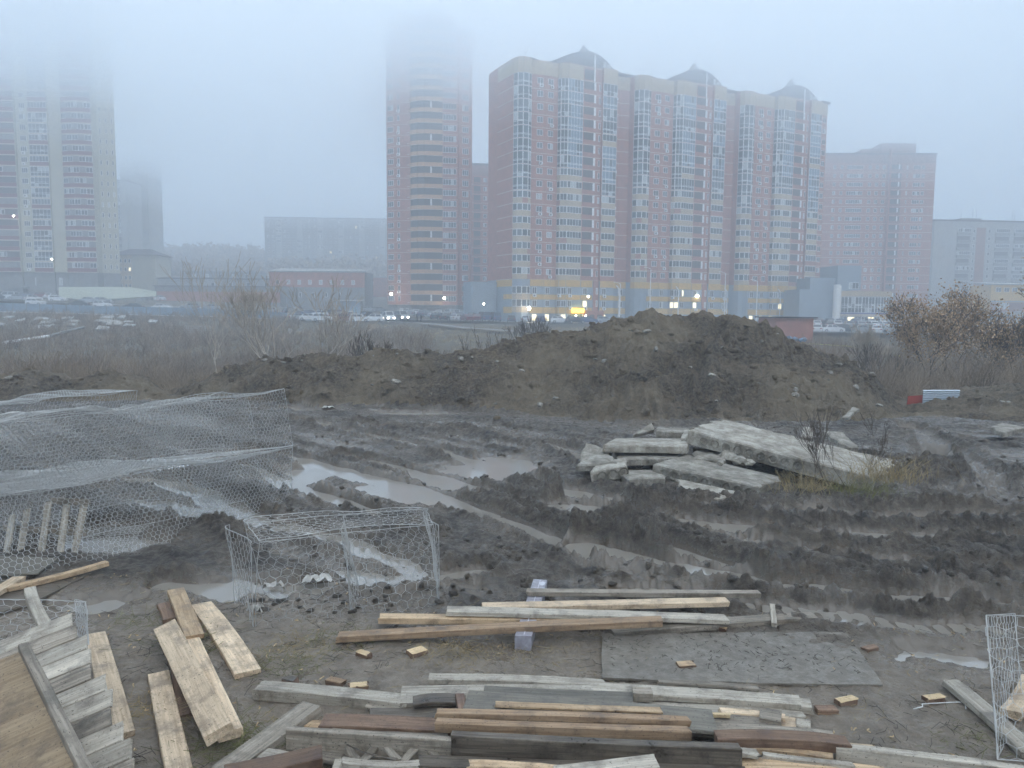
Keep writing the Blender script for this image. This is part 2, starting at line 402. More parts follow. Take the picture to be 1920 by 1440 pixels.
def mud_mat(name, c0, c1, dry, wetdark, bumpd, rough0=.75, sheen=.0, fine=.5, near=None, big=None):
    m = bpy.data.materials.new(name); m.use_nodes = True; n = m.node_tree.nodes; L = m.node_tree.links
    b = n['Principled BSDF']; tc = n.new('ShaderNodeTexCoord')
    def noise(s, d=6, rgh=.6):
        t = n.new('ShaderNodeTexNoise'); t.inputs['Scale'].default_value = s; t.inputs['Detail'].default_value = d; t.inputs['Roughness'].default_value = rgh
        L.new(tc.outputs['Object'], t.inputs['Vector']); return t.outputs['Fac']
    def ramp(x, p0, p1, a, bb):
        r = n.new('ShaderNodeValToRGB'); r.color_ramp.elements[0].position = p0; r.color_ramp.elements[1].position = p1
        r.color_ramp.elements[0].color = (*a, 1); r.color_ramp.elements[1].color = (*bb, 1); L.new(x, r.inputs[0]); return r.outputs[0]
    def mix(f, a, bb):
        x = n.new('ShaderNodeMix'); x.data_type = 'RGBA'
        if isinstance(f, float): x.inputs[0].default_value = f
        else: L.new(f, x.inputs[0])
        L.new(a, x.inputs[6]); L.new(bb, x.inputs[7]); return x.outputs[2]
    cA = ramp(noise(1.1), .38, .64, c0, c1)
    cB = ramp(noise(9, 12, .78), .43, .60, c0, dry)  # random dark and pale soil mottle, its contrast also stands in for crevice shade
    cc = mix(fine, cA, cB)
    if big:
        cc = mix(ramp(noise(.33, 4, .6), .42, .62, (0, 0, 0), (.8, .8, .8)), cc, ramp(noise(3, 8, .7), .3, .7, [v * .6 for v in big], big))
    if near:
        an = n.new('ShaderNodeAttribute'); an.attribute_name = 'near'
        cc = mix(an.outputs['Fac'], cc, ramp(noise(6, 10, .72), .34, .66, [v * .45 for v in near], near))
    at = n.new('ShaderNodeAttribute'); at.attribute_name = 'wet'
    rw = n.new('ShaderNodeRGB'); rw.outputs[0].default_value = (*wetdark, 1)
    mw = n.new('ShaderNodeMath'); mw.operation = 'MULTIPLY'; mw.inputs[1].default_value = .8; L.new(at.outputs['Fac'], mw.inputs[0])
    L.new(mix(mw.outputs[0], cc, rw.outputs[0]), b.inputs['Base Color'])
    # roughness: wet film in patches
    wn = noise(4.5, 10, .75); a1 = n.new('ShaderNodeMath'); a1.operation = 'ADD'
    s1 = n.new('ShaderNodeMath'); s1.operation = 'MULTIPLY_ADD'; s1.inputs[1].default_value = 3.2; s1.inputs[2].default_value = -1.45; L.new(wn, s1.inputs[0])
    L.new(s1.outputs[0], a1.inputs[0]); L.new(at.outputs['Fac'], a1.inputs[1])
    mr = n.new('ShaderNodeMapRange'); mr.inputs['From Min'].default_value = 0; mr.inputs['From Max'].default_value = .9
    mr.inputs['To Min'].default_value = rough0; mr.inputs['To Max'].default_value = .16 + sheen; L.new(a1.outputs[0], mr.inputs[0])
    L.new(mr.outputs[0], b.inputs['Roughness']); b.inputs['Specular IOR Level'].default_value = .7
    bp = n.new('ShaderNodeBump'); bp.inputs['Strength'].default_value = 1; bp.inputs['Distance'].default_value = bumpd
    bn = n.new('ShaderNodeMath'); bn.operation = 'MULTIPLY_ADD'; bn.inputs[1].default_value = .5
    L.new(noise(70, 4, .6), bn.inputs[0]); L.new(noise(22, 8, .7), bn.inputs[2])
    bs = n.new('ShaderNodeMath'); bs.operation = 'MULTIPLY_ADD'; bs.inputs[1].default_value = -.78; bs.inputs[2].default_value = 1.0; bs.use_clamp = True; L.new(at.outputs['Fac'], bs.inputs[0]); L.new(bs.outputs[0], bp.inputs['Strength'])
    L.new(bn.outputs[0], bp.inputs['Height']); L.new(bp.outputs[0], b.inputs['Normal'])
    return m
M_MUD = mud_mat('wet_mud', (.014, .010, .007), (.115, .090, .063), (.20, .162, .12), (.13, .106, .08), .06, .7, fine=.5, near=(.36, .295, .225))
M_SOIL = mud_mat('dug_soil', (.05, .035, .022), (.22, .165, .105), (.34, .26, .165), (.10, .078, .055), .22, .95, .4, fine=.45, big=(.42, .33, .215))
M_MEADOW = mud_mat('dry_grass_ground', (.08, .064, .042), (.15, .12, .078), (.18, .155, .09), (.05, .05, .04), .1, .95, .5)
mud_ground = sub('mud_ground', ~isb & ~fary, M_MUD)
sub('earth_mound', isb & (fc < 315), M_SOIL)
sub('earth_mound', isb & (fc >= 315) & (fc < 1700), M_SOIL)
sub('earth_mound', isb & (fc >= 1700), M_SOIL)
sub('meadow', far_or_out, M_MEADOW)
for o_, l_ in zip([o for o in col.objects if o.name.startswith('earth_mound')], ['low mound of dug brown soil at the left behind the wire baskets', 'long bank of dug soil rising to the big mound before the brick block', 'soil mound at the right edge beside the white metal fence']): o_['label'] = l_
# standing water
M_WATER = bpy.data.materials.new('muddy_water'); M_WATER.use_nodes = True
b_ = M_WATER.node_tree.nodes['Principled BSDF']; b_.inputs['Base Color'].default_value = (.27, .245, .21, 1); b_.inputs['Roughness'].default_value = .03
b_.inputs['Specular IOR Level'].default_value = .9; b_.inputs['IOR'].default_value = 1.85
wm = MB(); wp = [G(-60, 748), G(300, 746), G(540, 757), G(900, 772), G(1150, 795), G(1400, 930), G(1600, 960), G(1990, 960), G(1990, 1260), G(1600, 1260), G(-60, 1180)]
wm.q([(p.x, p.y, WATER_Z) for p in wp][::-1])
tag(wm.build('puddle_water', M_WATER), kind='structure')
def haze(name, x0, x1, y0, y1, z0, z1, dens, colr=(.80, .88, 1.0)):
    m = bpy.data.materials.new(name + '_air'); m.use_nodes = True; n = m.node_tree.nodes; n.remove(n['Principled BSDF'])
    v = n.new('ShaderNodeVolumePrincipled'); v.inputs['Color'].default_value = (*colr, 1); v.inputs['Density'].default_value = dens
    v.inputs['Anisotropy'].default_value = .0
    m.node_tree.links.new(v.outputs[0], n['Material Output'].inputs['Volume'])
    b = MB(); b.box((x0, y0, z0), (x1, y1, z1)); return tag(b.build(name, m), kind='stuff')
# ================================================================ buildings
M_BRICK = mat('red_brick', (.36, .165, .125), .9, var=.14, scale=.8)
M_BRICK2 = mat('dull_brick', (.25, .13, .105), .9, var=.14, scale=.8)
M_BEIGE = mat('beige_panel', (.46, .37, .26), .85, var=.08, scale=.6)
M_OCHRE = mat('ochre_panel', (.56, .36, .10), .8, var=.08, scale=.6)
M_GREYP = mat('blue_grey_panel', (.24, .29, .34), .7, var=.07, scale=.5)
M_LINE = mat('pale_stone', (.55, .47, .40), .85, var=.08)
M_ROOFD = mat('dark_roof', (.075, .06, .065), .8, var=.15, scale=.5)
M_DARK = mat('dark_parts_and_recess_shade', (.09, .08, .08), .9, var=.2)  # dark colour painted for the shade in open loggias, also doors and aerials
M_WHITE = mat('white_frame', (.76, .76, .75), .5, var=0)
M_GL = [mat('glass_dark', (.035, .042, .05), .12, .6, var=0), mat('glass_mid', (.10, .12, .14), .15, .6, var=0), mat('glass_curtain', (.42, .44, .44), .5, var=0)]
M_GBLUE = mat('glass_blue', (.16, .22, .28), .15, .6, var=0)
M_LIT = mat('lit_window', (.6, .5, .3), .5, var=0, emit=(1, .86, .55), estr=.55)
M_CREAM = mat('cream_render', (.42, .40, .32), .9, var=.08, scale=.4)
M_WINE = mat('wine_parapet', (.17, .045, .05), .7, var=.08)
M_CONC = mat('grey_concrete', (.22, .22, .215), .9, var=.15, scale=.7)
M_CONC2 = mat('pale_concrete', (.33, .33, .32), .9, var=.12, scale=.5)
WM = [M_BRICK, M_BRICK2, M_BEIGE, M_OCHRE, M_GREYP, M_LINE, M_ROOFD, M_DARK, M_WHITE, M_CREAM, M_WINE, M_CONC, M_CONC2, mat('tan_panel', (.50, .31, .18), .85, var=.08)]
BR, BR2, BE, OC, GP, LN, RF, DK, WH, CR, WI, CO, C2, BT = range(14)
PM = [M_WHITE] + M_GL + [M_GBLUE, M_LIT]
class Seg:
    def __init__(s, x0, y0, x1, y1):
        s.p = (x0, y0); s.L = math.hypot(x1 - x0, y1 - y0); s.d = ((x1 - x0) / s.L, (y1 - y0) / s.L); s.n = (s.d[1], -s.d[0])
    def pt(s, a, z, o=0): return (s.p[0] + s.d[0] * a + s.n[0] * o, s.p[1] + s.d[1] * a + s.n[1] * o, z)
class Bld:
    def __init__(s, name, label, cat, loc, rz):
        s.root = empty(name, loc, rz, label, cat); s.w = MB(); s.wins = []; s.ac = []; s.extra = {}
    def ex(s, k): return s.extra.setdefault(k, MB())
    def slab(s, seg, a, b, z0, z1, o0, o1, m, mb=None):
        vs = [seg.pt(a, z0, o0), seg.pt(b, z0, o0), seg.pt(b, z0, o1), seg.pt(a, z0, o1), seg.pt(a, z1, o0), seg.pt(b, z1, o0), seg.pt(b, z1, o1), seg.pt(a, z1, o1)]
        (mb or s.w).mesh(vs, [(0, 1, 2, 3), (7, 6, 5, 4), (3, 2, 6, 7), (0, 3, 7, 4), (2, 1, 5, 6)], m)
    def win(s, seg, a, b, z0, z1, nc=2, tr=None, g=None, o=.04, blue=False):
        mb = MB(); fr = .10
        vs = [seg.pt(a, z0, 0.003), seg.pt(b, z0, 0.003), seg.pt(b, z0, o), seg.pt(a, z0, o), seg.pt(a, z1, 0.003), seg.pt(b, z1, 0.003), seg.pt(b, z1, o), seg.pt(a, z1, o)]
        mb.mesh(vs, [(0, 1, 2, 3), (7, 6, 5, 4), (3, 2, 6, 7), (0, 3, 7, 4), (2, 1, 5, 6)], 0)
        cw = (b - a - fr) / nc
        rows = [(z0 + fr, z1 - fr)]
        if tr: rows = []; zz = z0; 
        if tr:
            for t in tr: rows.append((zz + fr * .8, z0 + (z1 - z0) * t - fr * .4)); zz = z0 + (z1 - z0) * t
            rows.append((zz + fr * .4, z1 - fr * .8))
        base = g if g is not None else random.choice([1, 1, 1, 2, 2])
        for i in range(nc):
            for (r0, r1) in rows:
                k = base if random.random() < .72 else random.choice([1, 2, 3] if g != 5 else [5, 5, 2])
                if blue and random.random() < .75: k = 4
                x0 = a + fr + i * cw; x1 = a + (i + 1) * cw
                mb.mesh([seg.pt(x0, r0, o + .012), seg.pt(x1, r0, o + .012), seg.pt(x1, r1, o + .012), seg.pt(x0, r1, o + .012)], [(0, 1, 2, 3)], k)
        s.wins.append(((b - a) * (z1 - z0), mb, 'window'))
    def line(s, seg, z, h=.16, m=LN, o=.07): s.slab(seg, 0, seg.L, z - h / 2, z + h / 2, 0.002, o, m)
    def done(s, n=100):
        s.w.build('wall', WM, s.root)
        s.wins.sort(key=lambda t: -t[0])
        for (a, mb, nm) in s.wins[:n]: mb.build(nm, PM, s.root)
        rest = MB()
        for (a, mb, nm) in s.wins[n:]:
            k = len(rest.v); rest.v += mb.v; rest.f += [tuple(i + k for i in f) for f in mb.f]; rest.m += mb.m
        if rest.v: tag(rest.build('window', PM, s.root), kind='stuff')
        for k, mb in s.extra.items(): mb.build(k, WM, s.root)
        for mb in s.ac[:60]: mb.build('air_conditioner', [M_WHITE, M_DARK], s.root)
        return s.root
    def aircon(s, seg, a, z):
        mb = MB(); s.slab(seg, a, a + .9, z, z + .65, .0, .38, 0, mb)
        c = [seg.pt(a + .4 + .24 * math.cos(t * .785), z + .32 + .24 * math.sin(t * .785), .385) for t in range(8)]
        mb.mesh(c, [tuple(range(8))], 1); s.ac.append(mb)

# ---------- the long brick block
b = Bld('apartment_block', 'long red brick apartment block with glazed bays, ochre banded base and three dark curved roofs', 'apartment block', (1.3, 185, 0), math.atan2(.399, .917))
Z0, FH, NF = 10.7, 2.97, 16
ZT = Z0 + FH * NF
def podium(seg, a, bb, wins=True, full=True):
    for (z0, z1) in ((9.1, 10.7), (5.95, 7.15), (2.6, 4.1)): b.slab(seg, a, bb, z0, z1, .002, .12, OC)
    if not wins: return
    n = max(1, int((bb - a) / 2.4)); st = (bb - a) / n
    for i in range(n):
        for (z0, z1) in ((7.3, 8.95), (4.25, 5.8), (.75, 2.45)):
            lit = random.random() < (.42 if z0 < 3 else .22 if (z0 < 5) else .1)
            b.win(seg, a + st * i + .55, a + st * i + 1.75, z0, z1, 2, g=5 if lit else None)
            if random.random() < .3 and z0 > 3: b.aircon(seg, a + st * i + .6 + random.random() * .6, z0 - .75)
outline = []
for k in range(3):
    o = 34 * k
    pts = [(-1.4 + o, .6), (-.8 + o, -.6), (.3 + o, -1.3), (1.7 + o, -1.3), (2.7 + o, -.7), (3.1 + o, .0),            # bay 1
           (6.6 + o, -.35), (10.3 + o, 0.1), (10.6 + o, -1.0), (12.2 + o, -1.7), (16.6 + o, -1.2),                         # wall, bay 2
           (22.0 + o, -1.0), (22.0 + o, -1.7), (26.2 + o, -1.5), (26.2 + o, 1.4), (29.5 + o, 2.6), (32.2 + o, 2.2)]
    if k == 2: pts = pts[:14] + [(26.4 + o, -.6), (29.5 + o, -.2)]
    pts = [(x * .968, y) for x, y in pts]
    outline += pts
    segs = [Seg(*pts[i], *pts[i + 1]) for i in range(len(pts) - 1)]
    kinds = ['b', 'b', 'b', 'b', 'b', 'w1', 'w2', 'B', 'B', 'B', 'L', '-', 'C', '-', 'r', 'r0']
    if k == 2: kinds = kinds[:13] + ['-', 'w1']
    for sg, kd in zip(segs, kinds):
        # brick or beige carrier plates for each storey are the wall polygon itself; trim on top
        for f in range(NF):
            z = Z0 + f * FH
            if kd in 'bBC' and kd != '-':
                key = {'b': 7, 'B': 8, 'C': 7}[kd] + ((k * 3 + (kd == 'B')) % 2)
                nc = max(1, round(sg.L / .95))
                if f < key or (f == 11 and kd == 'C' and k != 1) or (f == 9 and kd == 'B' and sg.L > 4 and k == 1):
                    b.slab(sg, 0, sg.L, z, z + 1.15, .002, .05, BE if random.random() < .93 else BR)
                    b.win(sg, 0, sg.L, z + 1.2, z + 2.8, nc)
                    b.slab(sg, 0, sg.L, z + 2.84, z + 2.968, .002, .07, LN)
                else:
                    b.win(sg, 0, sg.L, z + .05, z + FH - .05, nc, tr=(.28, .38) if random.random() < .8 else (.35,), blue=(kd != 'b' and sg.L > 3 and random.random() < .6))
            elif kd in ('w1', 'w2', 'r'):
                b.line(sg, z)
                u = {'w1': [sg.L * .62], 'w2': [sg.L * .42], 'r': [sg.L * .45]}[kd]
                for uu in u:
                    b.win(sg, uu - .75, uu + .75, z + 1.15, z + 2.55, 2 if kd != 'r' else 3, g=2 if random.random() < .3 else None)
                    if random.random() < .33: b.aircon(sg, uu - .2, z + .35)
            elif kd == 'L':
                b.line(sg, z)
                if f < NF + 1:
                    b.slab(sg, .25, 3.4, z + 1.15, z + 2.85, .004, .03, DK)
                    b.slab(sg, 3.0, 3.55, z + 1.0, z + 2.85, .031, .12, WH)
                    b.win(sg, 4.4, 4.95, z + 1.0, z + 2.5, 1, g=3 if f < 7 else None)
            elif kd == 'r0': b.line(sg, z)
        if kd in 'bBC' and kd != '-': b.slab(sg, 0, sg.L, ZT, 61.6, .002, .06, BE)
        elif kd != '-' and kd != 'L': b.slab(sg, 0, sg.L, ZT + .2, 61.6, .002, .08, BE)
        elif kd == 'L':
            for z in (ZT, ZT + 3.2): b.slab(sg, .3, 2.9, z + .4, z + 2.7, .004, .03, DK); b.slab(sg, 2.9, 3.3, z + .1, z + 3, .031, .12, WH); b.line(sg, z)
        # base
        if kd == 'b':
            if k == 0:
                for z0 in (4.2, 7.3): b.win(sg, 0, sg.L, z0, z0 + 1.75, max(1, round(sg.L / .95))); b.slab(sg, 0, sg.L, z0 - 1.4, z0 - .05, .002, .05, BE)
            else: b.slab(sg, 0, sg.L, 9.1, 10.7, .002, .1, OC)
        elif kd == '-': pass
        elif kd == 'L': podium(sg, .2, 3.4); b.slab(sg, 3.7, sg.L, 0, 10.7, .002, .16, BR); [b.win(sg, 4.4, 5.0, z0, z0 + 1.6, 1, g=5 if z0 < 2 else 3, o=.2) for z0 in (1, 4.3, 7.4)]
        else: podium(sg, .05, sg.L - .05, True)
end = [(-1.4, .6), (-3.0, 11.6)]
sg = Seg(-1.9, 9, -1.36, .6)
for f in range(NF + 2):
    b.line(sg, Z0 + f * FH)
b.slab(sg, 0, sg.L, 9.0, 10.6, .002, .12, OC); b.slab(sg, 0, sg.L, ZT, 61.6, .002, .05, BE)
b.slab(sg, 4.0, sg.L, 5.95, 7.15, .002, .12, OC); b.slab(sg, 4.0, sg.L, 2.6, 4.1, .002, .12, OC)
poly = outline + [(97, 15), (-1.9, 15), (-1.9, 9)]
b.w.prism(poly, Z0, 61.7, BR)
b.w.prism([(x * .9995, y + .02) for x, y in poly], -1, Z0 - .004, GP)
b.w.prism([(-8.5, 9), (-2.2, 8.2), (-2.2, 15), (-8.5, 15)], -1, 10.2, GP)
for k in range(3):
    o = 34 * k; rf = b.ex('roof') if k == 0 else b.extra.setdefault('roof.%d' % k, MB())
    prof = [(-1.2, 61.75), (-.8, 62.0), (.6, 62.5), (4, 62.5), (6.5, 62.0), (8, 62.0), (13.6, 64.4), (16.5, 65.3), (19, 65.6), (21.5, 65.0), (24.0, 63.6), (25.6, 62.2), (26.2, 61.75)]
    prof = [(x * .968, z) for x, z in prof]; o = o * .968
    n = len(prof)
    vs = [(x + o, -.3 if 10 < x < 27 else 1.2, z) for x, z in prof] + [(x + o, 12, z) for x, z in prof]
    rf.mesh(vs, [tuple(range(n)), tuple(range(n, 2 * n))[::-1]] + [(i + 1, i, n + i, n + i + 1) for i in range(n - 1)] + [(0, n - 1, 2 * n - 1, n)], RF)
    rf.prism([(26.2 + o, 1.3), (34 + o, 2.2), (34 + o, 13), (26.2 + o, 13)] if k < 2 else [(26.2 + o, -.8), (29.5 + o, -.4), (29.5 + o, 13), (26.2 + o, 13)], 61.75, 62.3, RF)
    # upper floor of the stair tower with white post and panes coloured pale for the sky seen through
    sg = Seg(16.1 + o, -.32, 25.3 + o, -.32)
    b.slab(sg, .5, 4.6, 61.9, 63.9, .004, .05, DK); b.slab(sg, 2.6, 3.0, 61.8, 64.0, .051, .12, WH)
    b.win(sg, 5.9, 6.5, 61.9, 63.5, 1, g=3); b.win(sg, 6.8, 7.9, 61.9, 63.0, 2, g=3)
    for (x, r_, z0, z1) in ((18.6, 1.7, 65.3, 66.4), (18.8, 1.1, 66.4, 67.3), (18.8, .55, 67.3, 68.2)):
        rf.prism([(x + o + r_ * math.cos(t * .785), 4 + r_ * math.sin(t * .785)) for t in range(8)], z0, z1, RF)
    for x in (2.5, 5, 18.8):
        z_ = 62.4 if x < 10 else 68.2; am = MB()
        am.tube((x + o, 3, z_), (x + o, 3, z_ + 2.2), .06, .04, 4, DK); am.tube((x + o - .5, 3, z_ + 1.7), (x + o + .5, 3, z_ + 1.7), .03, .03, 4, DK); am.build('aerial', WM, b.root)
# lit shop sign, entrance porch and pipes
sgn = Seg(10.9, -1.9, 18, -2.0)
MS = mat('yellow_lit_sign', (.8, .7, .05), .5, var=0, emit=(1, .82, .05), estr=1.6)
b.slab(sgn, 2.6, 5.8, 2.85, 3.8, 0, .25, 0, b.extra.setdefault('sign', MB()))
por = MB(); b.slab(Seg(17, -1.3, 22, -1.1), 0, 5, 0, 3.4, 0, 1.5, BR, por)
for x in (1.0, 3.2): b.slab(Seg(17, -2.81, 22, -2.61), x, x + 1.3, .1, 2.4, 0, .02, DK, por)
por.build('entrance_porch', WM, b.root)
sm_ = b.extra.pop('sign'); rts = {k: v for k, v in b.extra.items() if k.startswith('roof')}
for k in list(rts): rts[k].build('roof', WM, b.root); b.extra.pop(k)
for (x, y) in ((28.5, .9), (44.6, -2), (62.5, .9), (78.5, -2)):
    pm = MB(); pm.tube((x, y, 0), (x, y, 8.9), .14, .14, 6, 8); pm.tube((x, y, 8.9), (x - .8, y + .1, 9.8), .14, .14, 6, 8); pm.build('vent_pipe', WM, b.root)
BLOCK = b.done(); sm_.build('sign', MS, BLOCK)

# ---------- generic slab block from a column list
def slab_block(name, label, loc, rz, W, D, H, cols, fh, z0, nf, wall, line=None, top=None, base=None, n=100, side=None):
    b = Bld(name, label, 'apartment block', loc, rz)
    b.w.box((0, 0, -3), (W, D, H), wall)
    sg = Seg(0, 0, W, 0)
    for f in range(nf):
        z = z0 + f * fh
        if line is not None: b.slab(sg, 0, W, z - .1, z + .08, .002, .07, line)
        for c in cols:
            k, a, e = c[0], c[1], c[2]
            if k == 'w': b.win(sg, a, e, z + .95, z + 2.3, c[3] if len(c) > 3 else 2, g=5 if random.random() < .012 else None)
            elif k == 'B':
                b.slab(sg, a - .05, e + .05, z + .05, z + 1.05, .003, .5, c[3]); 
                if random.random() < c[4]: b.win(Seg(0, -.46, W, -.46), a, e, z + 1.1, z + 2.5, max(2, round((e - a) / .8)))
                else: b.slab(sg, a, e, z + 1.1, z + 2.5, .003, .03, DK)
            elif k == 'L':
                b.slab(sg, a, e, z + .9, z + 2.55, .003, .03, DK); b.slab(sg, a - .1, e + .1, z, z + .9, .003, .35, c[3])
                if len(c) > 4: b.slab(sg, c[4], c[4] + .4, z + .9, z + 2.55, .031, .3, WH)
            elif k == 'p': b.slab(sg, a, e, z, z + fh - .01, .002, .1 if len(c) < 5 else c[4], c[3])
    if side:
        ss = Seg(0, D, 0, 0)
        for f in range(nf):
            for a in side: b.win(ss, a, a + 1.2, z0 + f * fh + .9, z0 + f * fh + 2.3, 2)
    if top: b.slab(sg, 0, W, z0 + nf * fh, H, .002, .12, top)
    if base is not None: b.slab(sg, 0, W, -3, z0 - .15, .002, .15, base)
    rf = MB(); rf.box((-.3, -.3, H + .004), (W + .3, D + .3, H + .6), RF); rf.build('roof', WM, b.root)
    return b
def pos(px, D, z=None):
    x = (px - 960) / FPX * D
    return (x, D, far_z(np.array([float(px)]), np.array([float(D)]))[0] if z is None else z)
# red block right of the long one
b = slab_block('apartment_block', 'tall dull red apartment block with rows of small windows behind the glass fronted shop', pos(1528, 276, 2.6), R(-2), 38.6, 16, 56,
    [('w', 3.4, 4.4, 2), ('w', 5.9, 6.9, 2), ('w', 8.2, 13.8, 7), ('w', 15.6, 16.7, 2), ('w', 18.0, 19.1, 2), ('w', 20.4, 21.5, 2),
     ('L', 23.0, 27.0, BR2, 25.9), ('w', 28.7, 29.2, 1), ('w', 31, 33.5, 3), ('w', 33.9, 35.0, 2)], 2.97, 2.6, 17, BR, LN, BR2, CO)
b.w.box((22.3, -1.6, 0), (22.8, -.01, 58), BR); b.w.box((14, 3, 56), (20, 12, 58.6), BR2); b.w.box((20.01, 1, 56), (32, 13, 60.2), BR2)
b.done()
# grey slab at the far right
b = slab_block('apartment_block', 'pale grey nine storey slab block with aerials at the right edge', pos(1737, 296, 10), R(4), 52, 14, 28.5,
    [('p', 0, 8.3, C2), ('w', 1, 1.8, 1), ('B', 9.3, 14.5, CO, .55), ('w', 15.6, 16.5, 1), ('p', 17.0, 20.6, BR2), ('w', 21.6, 22.6, 1), ('B', 24.5, 30, CO, .6), ('B', 32, 38, CO, .6), ('w', 39.5, 40.5, 2), ('B', 42, 47, CO, .6), ('w', 48.5, 50, 2)],
    2.85, .6, 9, C2, None, C2)
b.w.box((12, 2, 28.5), (20, 10, 30), CO)
for x in (12.4, 17, 18.5, 33, 34): am = MB(); am.tube((x, 3, 28), (x, 3, 33.5), .07, .05, 4, DK); am.build('aerial', WM, b.root)
b.done()
# long nine storey panel house on the hill
cols = []
for i in range(6): 
    o = 1 + i * 11.2
    cols += [('w', o + .3, o + 1.5, 2), ('w', o + 3, o + 4.2, 2), ('p', o + 5.0, o + 8.2, C2), ('B', o + 5.3, o + 7.9, C2, .35), ('w', o + 9, o + 10.2, 2)]
b = slab_block('panel_house', 'long grey nine storey panel house fading in the fog behind the brick workshop', pos(500, 425, 26.5), R(3), 68, 13, 26, cols, 2.75, .8, 9, CO, None, C2)
for x in (8, 11, 24, 27, 41, 56): am = MB(); am.tube((x, 3, 26), (x, 3, 29.5), .08, .06, 4, DK); am.build('aerial', WM, b.root)
b.done()
# block between tower and long block
b = slab_block('apartment_block', 'narrow red brick apartment block seen in the gap behind the round fronted tower', pos(868, 262, 1.5), R(8), 17, 14, 50,
    [('w', 1, 2.2, 2), ('L', 3.4, 5.6, BR2), ('w', 6.6, 7.8, 2), ('p', 8.4, 9.6, BR2), ('w', 10.6, 13.2, 3), ('w', 14.2, 15.6, 2)], 2.97, 2, 15, BR, LN, BR2)
b.done(60)
# two pale towers behind the left tower
b = slab_block('tower_block', 'pale white tower with grey balconies lost in fog behind the small yellow house', pos(206, 330, 12), R(-4), 9.5, 12, 44,
    [('B', 2.5, 7, CO, .5)], 2.9, 1, 15, C2, None, C2); b.done(30)
b = slab_block('tower_block', 'faint pale tower with windows to the right of the white tower in fog', pos(236, 345, 12.5), R(-4), 12.5, 12, 54,
    [('p', .2, 5, CO), ('w', 1, 2.2, 2), ('w', 7, 9, 2)], 2.9, 1, 18, C2, None, C2); b.done(30)

# ---------- left tower with wine red balconies
b = Bld('tower_block', 'cream tower with curved wine red balconies vanishing upward into the fog at the left', 'tower block', (*pos(-150, 224)[:2], 5.0), R(2))
NF2, FH2, ZB = 25, 3.0, 8.2
def wx(px): return (px + 150) / FPX * 224
xs = [wx(p) for p in (-150, -60, 3, 46, 70, 104, 130, 184, 213)]
plan = [(xs[0], 0), (xs[2], 0), (xs[2], -1.3), (xs[3], -1.0), (xs[3], 0), (xs[4], 0), (xs[4], -.7), (xs[5], -.7), (xs[5], 0), (xs[6], 0.3)]
arc = [(xs[6] + (xs[7] - xs[6]) * t, .3 - 2.1 * math.sin(math.pi * (.18 + t * .62)) + .0) for t in (0, .2, .4, .6, .8, 1)]
plan2 = plan + arc[0:] + [(xs[7] + .05, 2.2), (xs[8], 3.6), (xs[8] - 9, 18), (xs[0], 18)]
b.w.prism(plan2, ZB, ZB + NF2 * FH2 + 1, CR); b.w.prism([(x + .02, y + .4) for x, y in plan2], -4, ZB - .004, CO)
for f in range(NF2):
    z = ZB + f * FH2
    sg = Seg(xs[2], -1.3, xs[3], -1.0); b.slab(sg, .1, sg.L - .1, z + .1, z + 1.15, .003, .1, WI); b.slab(sg, 0, sg.L, z - .12, z + .09, .003, .16, LN)
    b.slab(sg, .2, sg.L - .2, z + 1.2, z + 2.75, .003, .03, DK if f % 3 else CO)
    if f % 4 == 1: b.win(sg, .4, 3, z + 1.25, z + 2.6, 3)
    sg = Seg(xs[3], 0, xs[4], 0); b.win(sg, .9, 2.7, z + 1.1, z + 2.6, 3, g=1)
    if random.random() < .3: b.aircon(sg, 1.3, z + .3)
    sg = Seg(xs[4], -.7, xs[5], -.7)
    if random.random() < .55 and f not in (7, 8, 13):
        b.slab(sg, 0, sg.L, z + .1, z + 1.15, .003, .08, WI); b.win(sg, 0, sg.L, z + 1.2, z + 2.8, 6)
    else: b.win(sg, 0, sg.L, z + .2, z + 2.85, 5, tr=(.35, .5))
    b.slab(sg, 0, sg.L, z - .12, z + .09, .003, .16, LN)
    for i in range(5):
        sg = Seg(*arc[i], *arc[i + 1]); b.slab(sg, 0, sg.L, z + .1, z + 1.15, .003, .1, WI); b.slab(sg, 0, sg.L, z - .12, z + .09, .003, .2, LN)
        if (f * 7 + i) % 3: b.win(sg, 0, sg.L, z + 1.2, z + 2.7, 2)
        else: b.slab(sg, 0, sg.L, z + 1.2, z + 2.7, .003, .03, CO)
    sg = Seg(xs[7] + .05, 2.2, xs[8], 3.6)
    for a in (.5, 2.1, 3.6): b.win(sg, a, a + .55, z + 1.1, z + 2.5, 1, g=1)
    sg = Seg(xs[0], 0, xs[2], 0); b.win(sg, 4, 7, z + 1.1, z + 2.6, 3); b.win(sg, 13, 16, z + 1.1, z + 2.6, 3)
for i, x in enumerate((3, 6.2, 9.8, 13, 16.4)):
    b.win(Seg(xs[3], .4, xs[8], .4), x, x + (1.8 if i % 2 else 1.0), 4.4, 6.6, 2, g=3)
b.slab(Seg(xs[2], .4, xs[4], .4), 2, 8, 3.4, 3.9, 0, 2, CO)
b.slab(Seg(xs[2], .4, xs[4], .4), 2.5, 7.5, -2, 3.35, .01, .04, DK); b.slab(Seg(xs[4], .4, xs[5], .4), 0.5, 6, -1, 3, .01, .04, DK)
b.done()

